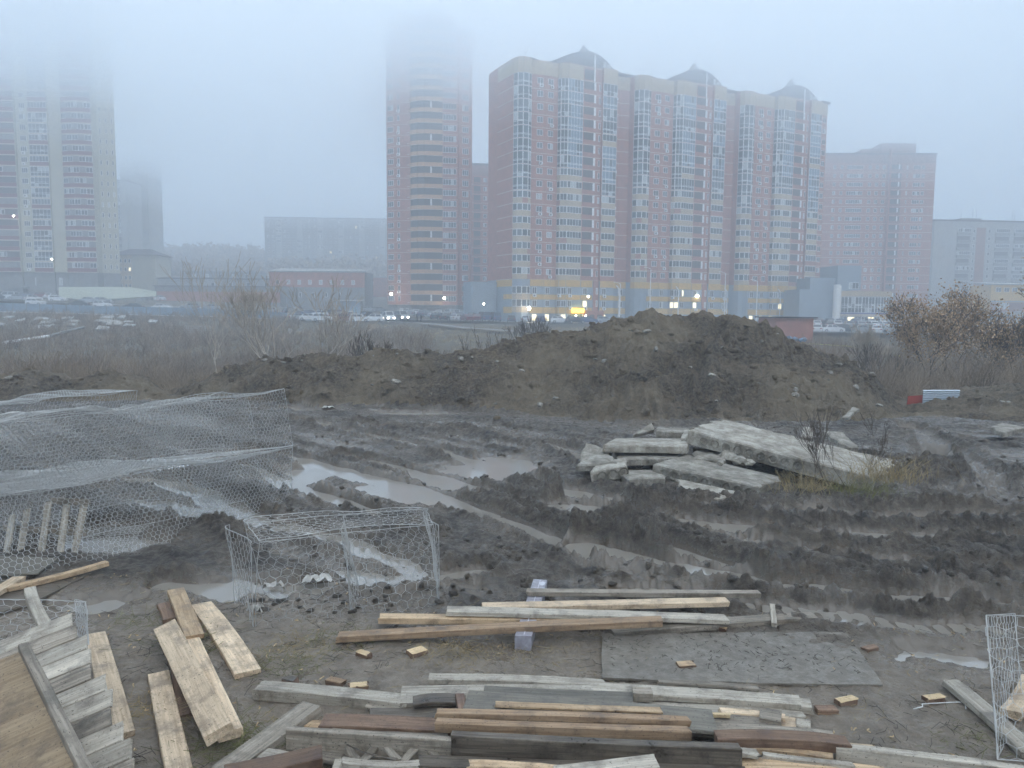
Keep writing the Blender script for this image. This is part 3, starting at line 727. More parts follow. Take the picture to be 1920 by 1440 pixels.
# ---------- round fronted brick tower in the middle
b = Bld('tower_block', 'round fronted red brick tower with tan curved balconies fading into cloud in the middle', 'tower block', (*pos(724, 222)[:2], 1.5), R(3))
s_ = 222 / FPX
def tx(px): return (px - 724) * s_
plan = [(0, 3.5), (tx(742), 1.5), (tx(770), .6), (tx(775), -.6), (tx(784), -1.5), (tx(797), -1.9), (tx(829), -1.4), (tx(829), -.9), (tx(857), -.5), (tx(859), .6), (tx(862), .6), (tx(880), 1.8), (tx(883), 10), (2, 22), (-.5, 12)]
NF3, FH3, ZB3 = 26, 2.98, 3.2
b.w.prism(plan, ZB3, ZB3 + NF3 * FH3, BR); b.w.prism([(x + .3 * (1 if x < 10 else -1), y + .4) for x, y in plan], -3, ZB3 - .004, CO)
b.w.prism([(6, 4), (18, 2), (20, 14), (6, 16)], ZB3 + NF3 * FH3, ZB3 + NF3 * FH3 + 4, BR2)
sg_ = [Seg(*plan[i], *plan[i + 1]) for i in range(12)]
for f in range(NF3):
    z = ZB3 + f * FH3
    for i in (0, 1): b.line(sg_[i], z, .13)
    b.win(sg_[0], .4, 2.6, z + 1, z + 2.5, 3); b.win(sg_[1], .5, 1.2, z + 1, z + 2.5, 1)
    if random.random() < .2: b.aircon(sg_[1], .4, z + .3)
    b.slab(sg_[1], sg_[1].L - 1, sg_[1].L, z + .5, z + .65, .003, .3, LN)
    for i in (2, 3, 4, 5):
        g_ = sg_[i]
        b.slab(g_, 0, g_.L, z, z + 1.05, .003, .35, BT); b.slab(g_, 0, g_.L, z - .12, z - .005, .003, .5, LN)
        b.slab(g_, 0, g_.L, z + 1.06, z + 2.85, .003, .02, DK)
    if f % 3 == 0: b.slab(sg_[5], 1.5, 2.0, z + 1.06, z + 2.85, .021, .1, WH)
    b.win(sg_[7], .1, 3.9, z + 1, z + 2.6, 5)
    b.line(sg_[7], z, .13); b.line(sg_[10], z, .13); b.win(sg_[10], .5, 2.4, z + 1, z + 2.6, 3)
for z in (0.4,):
    for i, a in ((1, 1), (1, 2.8)): b.win(sg_[i], a, a + .9, .3, 2.2, 1, g=3, o=.1)
b.slab(Seg(tx(797), -2.0, tx(829), -1.5), .5, 4.5, -1, 2.2, 0, .03, DK)
b.done()

# ---------- low buildings
def hall(name, label, cat, loc, rz, W, D, H, wall, wins=(), roofm=RF, slope=0.0, roofz=.25, band=None, extra=None):
    b = Bld(name, label, cat, loc, rz)
    b.w.box((0, 0, -2.5), (W, D, H), wall); sg = Seg(0, 0, W, 0)
    if band:
        for (z0, z1, m) in band: b.slab(sg, 0, W, z0, z1, .002, .06, m)
    for wn in wins: b.win(sg, wn[0], wn[1], wn[2], wn[3], wn[4] if len(wn) > 4 else 2, g=wn[5] if len(wn) > 5 else None, o=.1)
    rf = MB(); e = .4
    rf.mesh([(-e, -e, H + .01), (W + e, -e, H + .01), (W + e, D + e, H + slope + .01), (-e, D + e, H + slope + .01), (-e, -e, H + roofz), (W + e, -e, H + roofz), (W + e, D + e, H + slope + roofz), (-e, D + e, H + slope + roofz)],
            [(0, 3, 2, 1), (4, 5, 6, 7), (0, 1, 5, 4), (1, 2, 6, 5), (2, 3, 7, 6), (3, 0, 4, 7)], roofm)
    rf.build('roof', WM, b.root)
    if extra: extra(b)
    return b.done()
# small yellow house with hipped roof
b = Bld('yellow_house', 'small four storey yellow house with dark hipped roof beside the cream tower', 'house', (*pos(212, 262)[:2], 8.6), R(-2))
b.w.box((0, 0, -4), (15.5, 11, 12.2), CR); sg = Seg(0, 0, 15.5, 0); b.slab(sg, 0, 7.4, -3.9, 12.1, .002, .05, BE)
for f in range(4):
    for a in (1.2, 3.2, 4.9, 6.3): b.win(sg, a, a + .8, 1.2 + f * 2.8, 2.5 + f * 2.8, 1, g=5 if (f == 2 and a > 6) else None, o=.09)
b.slab(sg, 0, 15.5, -3.9, .6, .002, .08, CO)
rf = MB(); rf.mesh([(-.8, -.8, 12.21), (16.3, -.8, 12.21), (16.3, 11.8, 12.21), (-.8, 11.8, 12.21), (4, 5.5, 14.6), (11.5, 5.5, 14.6)], [(0, 1, 5, 4), (1, 2, 5), (2, 3, 4, 5), (3, 0, 4), (3, 2, 1, 0)], RF); rf.build('roof', WM, b.root)
b.done()
# white sheet hoarding in front of the cream tower
hm = MB(); p0 = P(110, 557, 197); p1 = P(292, 555, 205)
q = [P(110, 538, 197), P(242, 538, 203), P(292, 546, 205), p1, P(215, 563, 202), P(160, 563, 199), p0]
hm.mesh([tuple(v) for v in q] + [(v.x, v.y + .3, v.z) for v in q], [tuple(range(7))[::-1], tuple(range(7, 14))] + [(i, (i + 1) % 7, 7 + (i + 1) % 7, 7 + i) for i in range(7)])
M_HOARD = mat('white_sheet', (.58, .62, .52), .7, var=.05)
o_ = empty('hoarding', (0, 0, 0), 0, 'long white sheet hoarding along the car park of the cream tower', 'hoarding'); hm.build('panel', M_HOARD, o_)
pm = MB()
for i in range(10):
    v = p0.lerp(p1, i / 9); pm = MB(); pm.tube((v.x, v.y + .4, v.z - 2), (v.x, v.y + .4, v.z + 2.2), .08, .08, 4); pm.build('post', M_CONC, o_)
hall('garage_row', 'long low row of pale garages with dark roof behind the red walls', 'garages', (*pos(300, 258)[:2], 9.2), R(-3), 62, 8, 3.6, C2,
     [(18 + i * 6, 19.2 + i * 6, 1, 2.6, 1) for i in range(6)], RF, .6, .3)
hall('garage_wall', 'low red brick garages with grey upper strip beside the yellow house', 'garages', (*pos(293, 232)[:2], 5.0), R(-2), 38, 6, 4.6, CO,
     [], RF, .3, .2, band=[(0, 3.1, BR)])
hall('brick_workshop', 'two storey workshop with red brick upper floor and pale sloping roof', 'workshop', (*pos(507, 236)[:2], 5.6), R(-1.5), 29.2, 12, 8.8, CO,
     [(2.0 + i * 3.3, 3.1 + i * 3.3, 5.0, 6.4, 1, 3) for i in range(8)] + [(9 + i * 4, 9.8 + i * 4, 1.2, 2.6, 1) for i in range(4)], C2, 1.4, .3, band=[(4.2, 8.7, BR)])
hall('shed', 'low pale roofed shed right of the brick workshop', 'shed', (*pos(625, 285)[:2], 10.5), R(-2), 20, 10, 4.4, BR, [(14, 15, 2, 3, 1)], C2, .5, .3)
hall('shed', 'small blue grey lean to shed in front of the workshop', 'shed', (*pos(628, 205)[:2], 1.9), R(3), 6.6, 5, 3.4, GP, [], C2, .3, .15)
hall('brick_kiosk', 'flat roofed red brick transformer house behind the big soil mound', 'kiosk', (P(1453, 640, 100).x, 100, -.6), R(0), 4.9, 7, 3.05, BR, [], RF, .0, .18)
hall('garage_row', 'low brown garages with flat roof on the hill left of the workshop', 'garages', (*pos(345, 300)[:2], 14), R(2), 30, 8, 3.4, CO, [(4 + i * 5, 5.2 + i * 5, 1, 2.4, 1, 3) for i in range(5)], C2, .4, .25)
# glass fronted shop
b = Bld('shop_building', 'grey shop with round glazed front, ochre fascia and steel chimney right of the long block', 'shop', (*pos(1494, 205)[:2], .2), R(2))
k_ = 205 / FPX
b.w.box((0, 0, -2), ((1572 - 1494) * k_, 14, 9.3), GP); b.w.box((4, 3, 9.3), (11, 12, 12.5), GP); b.w.box((10.9, 2, 9.3), (17.3, 13, 15.8), GP)
ar = [(11.1 + 12.6 * t, -.3 - 2.4 * math.sin(math.pi * t * .75)) for t in [i / 8 for i in range(9)]]
b.w.prism(ar + [(23.7, 12), (11.1, 12)], -2, 8.9, GP)
for i in range(8):
    sg = Seg(*ar[i], *ar[i + 1]); b.slab(sg, 0, sg.L, 7.5, 8.9, .003, .2, BE); b.slab(sg, 0, sg.L, 2.3, 2.9, .003, .5, LN)
    b.win(sg, 0, sg.L, 3.3, 7.4, 2, tr=(.3, .42, .54), g=1); b.win(sg, 0, sg.L, -.2, 2.2, 2, tr=(.7,), g=5 if i in (1, 4, 6) else 2)
bl = MB()
for i in range(8): b.slab(Seg(*ar[i], *ar[i + 1]), 0, Seg(*ar[i], *ar[i + 1]).L, 2.92, 3.25, .003, .55, 0, bl)
b.win(Seg(13.8, 2, 17.3, 2), .3, 3, 9.6, 11.3, 3)
ch = MB(); ch.tube((9.6, -.8, .8), (9.6, -.8, 10.6), .85, .85, 12, 8, True); ch.tube((10.6, -.6, 1.5), (10.6, -.6, 10.3), .3, .3, 8, 8, True); ch.build('chimney', WM, b.root)
bl.build('fascia', mat('blue_fascia', (.05, .07, .25), .5, var=0), b.root)
tr_ = MB(); tr_.box((15.5, -6, .6), (20.5, -4, 1.0), 8); [tr_.tube((x, -5, -1), (x, -5, .6), .08, .08, 4, 8) for x in (15.8, 18, 20.3)]; tr_.build('canopy', WM, b.root)
b.done(60)
b = hall('yellow_shop', 'yellow fronted shop with blue door strip at the right edge behind the leafy tree', 'shop', (*pos(1850, 240)[:2], 4.5), R(3), 22, 10, 8, OC, [(1.5 + i * 2.6, 3.2 + i * 2.6, 5.8, 7.2, 2) for i in range(7)] + [(2, 6, .5, 2.5, 3, 3)], C2, .8, .3, band=[(-2, 2.6, BR2), (2.7, 3.1, GP)])

# ---------- blue grey mesh fence on the left
fz = empty('site_fence', (0, 0, 0), 0, 'long blue grey sheet fence running along the road at the left', 'fence')
M_FEN = mat('blue_fence', (.20, .27, .34), .6, var=.12, scale=.6)
fp = [(-60, 566, 586, 158), (0, 568, 584, 158), (100, 571, 586, 158), (200, 574, 589, 158), (300, 576, 591, 158), (400, 579, 593, 156), (500, 584, 597, 152), (600, 590, 602, 148)]
f_ = MB(); ps = MB(); rs = MB()
for (a, b2) in zip(fp[:-1], fp[1:]):
    A_, B_ = P(a[0], a[1], a[3]), P(b2[0], b2[1], b2[3]); C_, D_ = P(b2[0], b2[2], b2[3]), P(a[0], a[2] , a[3])
    f_.mesh([A_, B_, C_, D_] + [v + Vector((0, .06, 0)) for v in (A_, B_, C_, D_)], [(0, 1, 2, 3), (7, 6, 5, 4), (0, 4, 5, 1), (2, 6, 7, 3)])
    for t in (0, .25, .5, .75):
        q0 = A_.lerp(B_, t); q1 = D_.lerp(C_, t); ps = MB(); ps.tube(q1 - Vector((0, .1, .6)), q0 - Vector((0, .1, -.1)), .07, .07, 4); ps.build('post', M_CONC, fz)
    rs.tube(D_ - Vector((0, .1, .05)), C_ - Vector((0, .1, .05)), .09, .09, 4)
f_.build('panel', M_FEN, fz); rs.build('rail', M_WHITE, fz)
# ================================================================ wood, wire, slabs near the camera
def wood(name, c0, c1, stain, rough=.75, sheen=.35, knots=True):
    m = bpy.data.materials.new(name); m.use_nodes = True; n = m.node_tree.nodes; L = m.node_tree.links
    b = n['Principled BSDF']; tc = n.new('ShaderNodeTexCoord'); oi = n.new('ShaderNodeObjectInfo')
    ad = n.new('ShaderNodeVectorMath'); ad.operation = 'ADD'; L.new(tc.outputs['Object'], ad.inputs[0])
    ml = n.new('ShaderNodeMath'); ml.operation = 'MULTIPLY'; ml.inputs[1].default_value = 40; L.new(oi.outputs['Random'], ml.inputs[0])
    L.new(ml.outputs[0], ad.inputs[1])
    mp = n.new('ShaderNodeMapping'); mp.inputs['Scale'].default_value = (1.2, 26, 26); L.new(ad.outputs[0], mp.inputs[0])
    def noise(v, s, d=6, r=.6, dist=0):
        t = n.new('ShaderNodeTexNoise'); t.inputs['Scale'].default_value = s; t.inputs['Detail'].default_value = d; t.inputs['Roughness'].default_value = r
        t.inputs['Distortion'].default_value = dist; L.new(v, t.inputs['Vector']); return t.outputs['Fac']
    g = noise(mp.outputs[0], 1.6, 8, .65, .6)
    r = n.new('ShaderNodeValToRGB'); r.color_ramp.elements[0].position = .32; r.color_ramp.elements[1].position = .68
    r.color_ramp.elements[0].color = (*c0, 1); r.color_ramp.elements[1].color = (*c1, 1); L.new(g, r.inputs[0])
    s1 = noise(ad.outputs[0], 5, 8, .7)
    r2 = n.new('ShaderNodeValToRGB'); r2.color_ramp.elements[0].position = .48; r2.color_ramp.elements[1].position = .66; L.new(s1, r2.inputs[0])
    mx = n.new('ShaderNodeMix'); mx.data_type = 'RGBA'; f = n.new('ShaderNodeMath'); f.operation = 'MULTIPLY'; f.inputs[1].default_value = .9; L.new(r2.outputs[0], f.inputs[0])
    L.new(f.outputs[0], mx.inputs[0]); L.new(r.outputs[0], mx.inputs[6]); mx.inputs[7].default_value = (*stain, 1)
    # fine dirt specks
    s3 = noise(ad.outputs[0], 60, 4, .7); r3 = n.new('ShaderNodeValToRGB'); r3.color_ramp.elements[0].position = .60; r3.color_ramp.elements[1].position = .68; L.new(s3, r3.inputs[0])
    m2 = n.new('ShaderNodeMix'); m2.data_type = 'RGBA'; L.new(r3.outputs[0], m2.inputs[0]); L.new(mx.outputs[2], m2.inputs[6]); m2.inputs[7].default_value = (.05, .042, .035, 1)
    # brightness differs from piece to piece
    hv = n.new('ShaderNodeHueSaturation'); mr = n.new('ShaderNodeMapRange'); mr.inputs['To Min'].default_value = .8; mr.inputs['To Max'].default_value = 1.2
    L.new(oi.outputs['Random'], mr.inputs[0]); L.new(mr.outputs[0], hv.inputs['Value']); L.new(m2.outputs[2], hv.inputs['Color']); L.new(hv.outputs[0], b.inputs['Base Color'])
    rr = n.new('ShaderNodeMapRange'); rr.inputs['To Min'].default_value = rough; rr.inputs['To Max'].default_value = sheen; L.new(r2.outputs[0], rr.inputs[0]); L.new(rr.outputs[0], b.inputs['Roughness'])
    b.inputs['Specular IOR Level'].default_value = .35
    bp = n.new('ShaderNodeBump'); bp.inputs['Strength'].default_value = .8; bp.inputs['Distance'].default_value = .006; L.new(g, bp.inputs['Height']); L.new(bp.outputs[0], b.inputs['Normal'])
    return m
W_TAN = wood('tan_wood', (.36, .24, .14), (.68, .51, .33), (.20, .14, .09))
W_PALE = wood('pale_wood', (.44, .33, .22), (.78, .62, .44), (.25, .185, .125))
W_GREY = wood('weathered_wood', (.17, .145, .115), (.40, .35, .285), (.10, .085, .065))
W_LG = wood('light_grey_wood', (.30, .265, .215), (.60, .545, .455), (.17, .145, .115))
W_RED = wood('reddish_wood', (.12, .075, .05), (.27, .18, .125), (.09, .05, .035))
W_DARK = wood('dark_wet_wood', (.06, .048, .037), (.19, .16, .125), (.045, .037, .03), .5, .25)
W_ORNG = wood('orange_wood', (.21, .135, .08), (.40, .285, .185), (.12, .085, .06))
W_CHIP = wood('muddy_plywood', (.13, .12, .10), (.24, .22, .18), (.09, .08, .07), .7, .4)
W_PLY = wood('brown_plywood', (.22, .155, .09), (.36, .27, .17), (.13, .09, .055), .65, .4)
W_FRESH = wood('fresh_cut_wood', (.50, .36, .20), (.74, .58, .36), (.36, .24, .13), .7, .5)
def bar_mesh(L, w, t, n=8, jag=.01, bev=.005, warp=.0, rnd=random):
    """a sawn board along local x, centred, its top at z = 0"""
    V = []; F = []
    wy = rnd.uniform(-1, 1) * warp; wz = rnd.uniform(-1, 1) * warp
    sec = [(-w/2 + bev, 0), (w/2 - bev, 0), (w/2, -bev), (w/2, -t + bev), (w/2 - bev, -t), (-w/2 + bev, -t), (-w/2, -t + bev), (-w/2, -bev)]
    for i in range(n + 1):
        u = i / n; x = (u - .5) * L; c = 4 * u * (1 - u)
        for k, (y, z) in enumerate(sec):
            e = rnd.uniform(-jag, jag) if i in (0, n) else 0
            V.append((x + e, y + wy * c + rnd.uniform(-.0015, .0015), z + wz * c + rnd.uniform(-.0012, .0012)))
    for i in range(n):
        for k in range(8): F.append((i * 8 + k, i * 8 + (k + 1) % 8, (i + 1) * 8 + (k + 1) % 8, (i + 1) * 8 + k))
    F.append(tuple(range(8))); F.append(tuple(range(n * 8, n * 8 + 8))[::-1])
    return V, [f[::-1] for f in F]
def place(o, p0, p1, roll=0.0):
    d = (p1 - p0); L = d.length; x = d.normalized(); z = Vector((0, 0, 1)); y = z.cross(x).normalized(); z = x.cross(y)
    if roll: q = Matrix.Rotation(roll, 3, x); y = q @ y; z = q @ z
    c = (p0 + p1) / 2
    o.matrix_basis = Matrix(((x.x, y.x, z.x, c.x), (x.y, y.y, z.y, c.y), (x.z, y.z, z.z, c.z), (0, 0, 0, 1)))
def attach(o, root, M):
    o.parent = root; o.matrix_basis = Matrix.Translation(-root.location) @ M
def board(label, a, b, z, w, t, m, name='board', cat='board', roll=0.0, z2=None, warp=.016, jag=.014, group=None, parent=None, D=None):
    p0 = P(a[0], a[1], D[0]) if D else G(a[0], a[1], z); p1 = P(b[0], b[1], D[1]) if D else G(b[0], b[1], z if z2 is None else z2)
    V, F = bar_mesh((p1 - p0).length, w, t, warp=warp, jag=jag)
    me = bpy.data.meshes.new(name); me.from_pydata(V, [], F); me.materials.append(m); me.update()
    o = bpy.data.objects.new(name, me); col.objects.link(o); place(o, p0, p1, roll)
    if parent: o.parent = parent
    else: tag(o, label, cat, group)
    return o
GB = 'sawn boards lying on the mud'
# beam wrapped in printed film carrying the middle boards
MF = mat('printed_film', (.30, .29, .33), .35, .6, var=.25, scale=25)
bm0 = board('square beam wrapped in grey purple printed film lying under the middle boards', (1013, 1086), (981, 1192), .15, .15, .14, MF, 'beam', 'beam')
for o_ in (bm0,):
    mm = MB(); L = 2.0
MFW = mat('white_film_print', (.62, .62, .66), .4, .5, var=0)
fm = MB()
for i in range(9):
    x = -.9 + i * .22
    fm.mesh([(x, -.07, .001), (x + .012, -.07, .001), (x + .012, .07, .001), (x, .07, .001)], [(0, 1, 2, 3)])
fm.mesh([(-1.0, .0, .0012), (1.0, .0, .0012), (1.0, .008, .0012), (-1.0, .008, .0012)], [(0, 1, 2, 3)])
for cx in (-.85, .78): fm.mesh([(cx + .09 * math.cos(k * .628), .035 + .028 * math.sin(k * .628), .0016) for k in range(10)], [tuple(range(10))])
LB = (G(1013, 1086, .15) - G(981, 1192, .15)).length
fm.v = [(v[0] * LB / 2.0 * .97, v[1], v[2]) for v in fm.v]; fm.build('printed_film', MFW, bm0)
board('topmost thin grey board of the middle pile, farthest from the camera', (988, 1106), (1424, 1109), .20, .10, .05, W_GREY, group=GB)
board('long pale board lying second from the back in the middle pile', (905, 1134), (1362, 1124), .20, .14, .05, W_PALE, group=GB)
board('pale split ended board reaching farthest left over the wire basket side of the middle pile', (838, 1141), (1362, 1157), .205, .15, .045, W_LG, group=GB, z2=.16)
board('tan square edged board whose left end touches the wire basket', (712, 1154), (1235, 1159), .15, .12, .06, W_TAN, group=GB)
board('reddish tan long board at the front of the middle pile', (632, 1189), (1239, 1159), .10, .12, .06, W_ORNG, group=GB, z2=.24)
board('grey board reaching farthest right in the middle pile', (1148, 1180), (1526, 1152), .09, .15, .06, W_GREY, group=GB, z2=.10)
board('short narrow light batten lying crosswise on the right end of the middle pile', (1448, 1131), (1452, 1168), .155, .05, .04, W_LG, 'batten', 'batten', z2=.13)
# left group
board('pale wide board with a brown wet end lying alone right of the left board group', (376, 1131), (465, 1258), .07, .21, .05, W_PALE, group=GB)
board('tan board with a knotty upper end rising behind the left board group', (329, 1104), (364, 1190), .16, .16, .05, W_TAN, group=GB)
board('short reddish board end showing left of the tan knotty board', (306, 1130), (318, 1160), .10, .12, .05, W_RED, group=GB)
board('reddish board at the bottom of the left crossing pair', (318, 1170), (352, 1338), .06, .14, .05, W_RED, group=GB)
board('long tan board on the right of the crossing pair', (345, 1176), (432, 1370), .13, .17, .06, W_PALE, group=GB)
board('thick pale beam resting tilted on the crossing pair', (308, 1170), (407, 1368), .22, .19, .07, W_PALE, 'beam', 'beam', roll=R(18), z2=.20)
board('light grey board running off the bottom edge left of the grey beam', (297, 1260), (338, 1450), .07, .16, .05, W_PALE, group=GB)
board('pale board half hidden behind the slatted grey pallet', (178, 1187), (228, 1376), .07, .17, .05, W_PALE, group=GB)
board('weathered grey cracked beam lying diagonally at the bottom left of the pile', (585, 1318), (402, 1452), .12, .17, .10, W_GREY, 'beam', 'beam')
board('weathered grey flat beam pointing left out of the bottom pile', (484, 1284), (765, 1311), .11, .15, .09, W_LG, 'beam', 'beam')
# bottom pile, back to front
board('long white grey split board at the back of the bottom pile', (803, 1268), (1135, 1280), .12, .11, .05, W_LG, group=GB)
board('grey plank at the back right of the bottom pile', (1110, 1287), (1500, 1312), .13, .15, .05, W_LG, group=GB)
board('pale plank end sticking out at the right of the bottom pile', (1300, 1296), (1522, 1318), .09, .14, .06, W_LG, group=GB)
board('wide light grey worn board under the plywood of the bottom pile', (752, 1301), (1190, 1300), .12, .26, .04, W_LG, 'worn_board', 'board', group=GB)
board('wide muddy plywood sheet on top of the bottom pile', (872, 1312), (1338, 1350), .17, .30, .03, W_CHIP, 'plywood_sheet', 'plywood')
board('wide brown board lying under the right end of the plywood', (1180, 1345), (1462, 1358), .12, .30, .04, W_GREY, group=GB)
board('black bitumen coated board piece at the left of the plywood', (775, 1313), (862, 1310), .13, .14, .03, W_DARK, group=GB)
board('dark curved bark edged slab board left in the bottom pile', (695, 1338), (830, 1332), .10, .18, .03, W_DARK, group=GB)
board('upper of the two orange brown boards laid on the plywood', (817, 1332), (1293, 1347), .24, .07, .045, W_ORNG, group=GB)
board('lower of the two orange brown boards with cracked face', (818, 1350), (1292, 1366), .235, .07, .07, W_ORNG, group=GB)
board('dark red brown wet board at the left of the bottom pile', (606, 1349), (845, 1360), .11, .17, .03, W_RED, group=GB)
board('narrow edge standing grey board at the left front of the bottom pile', (537, 1364), (852, 1385), .22, .05, .20, W_GREY, group=GB)
board('big dark wet beam with round knots at the front of the bottom pile', (850, 1374), (1388, 1398), .27, .07, .22, W_DARK, 'beam', 'beam')
board('red brown scabby plank right of the dark wet beam', (1345, 1377), (1588, 1388), .20, .12, .07, W_RED, group=GB)
board('long grey beam with white chipped edge running off the bottom right', (1570, 1397), (1925, 1440), .18, .07, .16, W_LG, 'beam', 'beam')
board('tan splintered strip lying below the red brown plank', (1398, 1398), (1560, 1416), .14, .06, .04, W_TAN, group=GB)
board('pale tan plank below the splintered strip at the bottom edge', (1392, 1429), (1660, 1447), .14, .12, .05, W_TAN, group=GB)
board('dark plank under the big wet beam', (785, 1424), (1400, 1446), .16, .12, .08, W_DARK, group=GB)
board('pale plank end at the very bottom in front of the dark wet beam', (1040, 1447), (1232, 1424), .25, .14, .05, W_LG, group=GB, z2=.28)
board('red brown wedge ended board at the bottom left of the trellis', (420, 1446), (600, 1408), .20, .16, .08, W_RED, group=GB, z2=.24)
board('light grey board stub left of the trellis bottom rail', (625, 1432), (785, 1440), .12, .12, .04, W_LG, group=GB)
for a, b2, z, w_, t_, m_, l_ in [
    ((840, 1276), (1180, 1286), .10, .10, .03, W_GREY, 'thin grey strip just below the white split board at the back of the pile'),
    ((905, 1294), (1185, 1306), .15, .16, .02, W_CHIP, 'stained thin sheet strip on the back edge of the plywood'),
    ((1200, 1322), (1505, 1336), .08, .12, .04, W_LG, 'pale plank half under the brown board at the right end of the pile'),
    ((1185, 1330), (1368, 1338), .155, .03, .03, W_FRESH, 'long yellow splinter lying along the brown board'),
    ((620, 1366), (838, 1374), .10, .10, .03, W_GREY, 'grey strip between the dark red board and the edge standing board'),
    ((860, 1384), (1180, 1390), .12, .20, .03, W_DARK, 'dark strip in the gap above the big wet beam'),
    ((1300, 1362), (1560, 1376), .12, .09, .04, W_GREY, 'grey strip behind the red brown plank'),
    ((1600, 1408), (1760, 1428), .10, .06, .03, W_RED, 'thin dark strip leaning on the long grey beam'),
    ((560, 1400), (640, 1420), .10, .10, .03, W_GREY, 'grey scrap left of the trellis'),
    ((490, 1410), (560, 1425), .10, .12, .03, W_LG, 'pale scrap between the diagonal beam and the red wedge board'),
    ((1240, 1436), (1400, 1446), .12, .08, .04, W_LG, 'pale strip at the bottom edge right of the pale plank end'),
    ((930, 1318), (1240, 1330), .205, .07, .02, W_TAN, 'narrow tan lath lying on the middle of the plywood'),
    ((1350, 1330), (1470, 1342), .13, .07, .03, W_PALE, 'short pale lath crossing the brown board at the right'),
    ((1300, 1406), (1420, 1410), .19, .08, .03, W_LG, 'light lath between the dark wet beam and the splintered strip'),
    ((700, 1404), (860, 1412), .08, .14, .03, W_CHIP, 'muddy board seen through the openings of the trellis'),
    ((560, 1352), (640, 1360), .07, .10, .03, W_TAN, 'tan board stub at the left end of the dark red board'),
    ((880, 1430), (1060, 1442), .22, .08, .03, W_TAN, 'tan lath at the bottom edge left of the pale plank end'),
    ((1430, 1412), (1600, 1432), .17, .05, .03, W_LG, 'thin pale strip below the splintered strip at the right'),
    ((1480, 1384), (1640, 1402), .12, .08, .03, W_PALE, 'pale strip showing under the right end of the red brown plank'),
    ((690, 1318), (770, 1326), .08, .09, .03, W_GREY, 'grey stub under the right end of the flat grey beam'),
    ((1235, 1276), (1420, 1288), .10, .06, .03, W_GREY, 'thin grey batten behind the long plank near the muddy sheet'),
    ((1660, 1440), (1900, 1462), .08, .12, .04, W_TAN, 'tan board under the long grey beam at the bottom right')]:
    board(l_, a, b2, z, w_, t_, m_, group=GB, warp=.015)
# trellis frame of crossed battens
tr = empty('trellis', G(740, 1400, .1), 0, 'broken grey trellis of crossed battens between two rounded rails at the bottom left', 'trellis')
bpy.context.view_layer.update()
def part(o, root):
    mw = o.matrix_world.copy(); o.parent = root; o.matrix_world = mw; return o
def pboard(root, name, a, b, z, w, t, m, **k):
    o = board(None, a, b, z, w, t, m, name, **k); 
    for q in ('label', 'category', 'group'):
        if q in o: del o[q]
    attach(o, root, o.matrix_basis.copy()); return o
pboard(tr, 'rail', (642, 1380), (850, 1393), .17, .07, .04, W_LG); pboard(tr, 'rail', (640, 1423), (785, 1429), .17, .07, .04, W_LG)
for a, b2 in (((655, 1388), (668, 1420)), ((712, 1388), (680, 1424)), ((722, 1390), (748, 1424)), ((790, 1394), (758, 1426)), ((802, 1394), (824, 1424))):
    pboard(tr, 'batten', a, b2, .145, .055, .02, W_GREY)
# thin rod across the trellis
board('thin dark iron rod lying across the trellis', (650, 1394), (745, 1421), .19, .012, .012, W_DARK, 'rod', 'rod')
# short blocks at the right end of the bottom pile
for a, b2, z, w_, t_, m_, l_ in [
    ((1425, 1335), (1465, 1342), .15, .16, .08, W_GREY, 'mossy grey wooden block on the right end of the bottom pile'),
    ((1455, 1352), (1492, 1358), .08, .20, .04, W_PALE, 'pale splintered board stub right of the mossy block'),
    ((1493, 1352), (1520, 1357), .07, .13, .05, W_LG, 'blue grey painted block at the far right of the bottom pile'),
    ((1186, 1293), (1222, 1294), .19, .10, .07, W_GREY, 'grey cube shaped block on the long plank behind the plywood'),
    ((862, 1300), (868, 1328), .16, .07, .07, W_RED, 'small brown block against the left edge of the plywood')]:
    board(l_, a, b2, z, w_, t_, m_, 'wood_block', 'block', warp=0, jag=.004)
# right edge
board('long light grey warped board at the right edge under the wire net', (1783, 1275), (1935, 1410), .09, .14, .05, W_LG, group=GB, warp=.02)
board('pale board end leaning in from the right edge above the long warped board', (1895, 1332), (1935, 1268), .12, .14, .06, W_PALE, group=GB)
# offcuts
OC_ = [((672, 1219), (692, 1226), W_FRESH, .07, 'yellow square offcut on the mud left of the film wrapped beam'), ((768, 1222), (796, 1214), W_FRESH, .11, 'round cut log stub with one dark end left of the film wrapped beam'),
 ((616, 1271), (644, 1277), W_ORNG, .07, 'brown offcut brick above the flat grey beam'), ((654, 1284), (690, 1281), W_FRESH, .08, 'split yellow offcut just right of the brown offcut brick'), ((534, 1269), (554, 1273), W_DARK, .08, 'dark offcut near the left end of the flat grey beam'),
 ((1255, 1202), (1285, 1202), W_FRESH, .05, 'narrow yellow offcut on the muddy sheet near its upper edge'), ((1143, 1217), (1156, 1207), W_FRESH, .05, 'small pointed chip at the left corner of the muddy sheet'), ((1271, 1244), (1302, 1242), W_TAN, .09, 'tan block in the middle of the muddy sheet'),
 ((1354, 1178), (1362, 1168), W_FRESH, .07, 'yellow ended stub under the middle pile at the right'), ((1570, 1313), (1603, 1306), W_FRESH, .07, 'bright offcut brick beside the dark offcut at the right of the bottom pile'), ((1532, 1326), (1568, 1326), W_RED, .08, 'dark brown offcut at the right end of the bottom pile'),
 ((1735, 1307), (1767, 1303), W_FRESH, .07, 'yellow brown offcut lying alone near the white string'), ((1621, 1215), (1643, 1210), W_RED, .07, 'small dark offcut right of the muddy sheet corner'), ((1356, 1274), (1388, 1271), W_TAN, .05, 'thin tan sliver on the near edge of the muddy sheet'), ((1336, 1283), (1372, 1284), W_DARK, .05, 'dark bark strip below the near edge of the muddy sheet')]
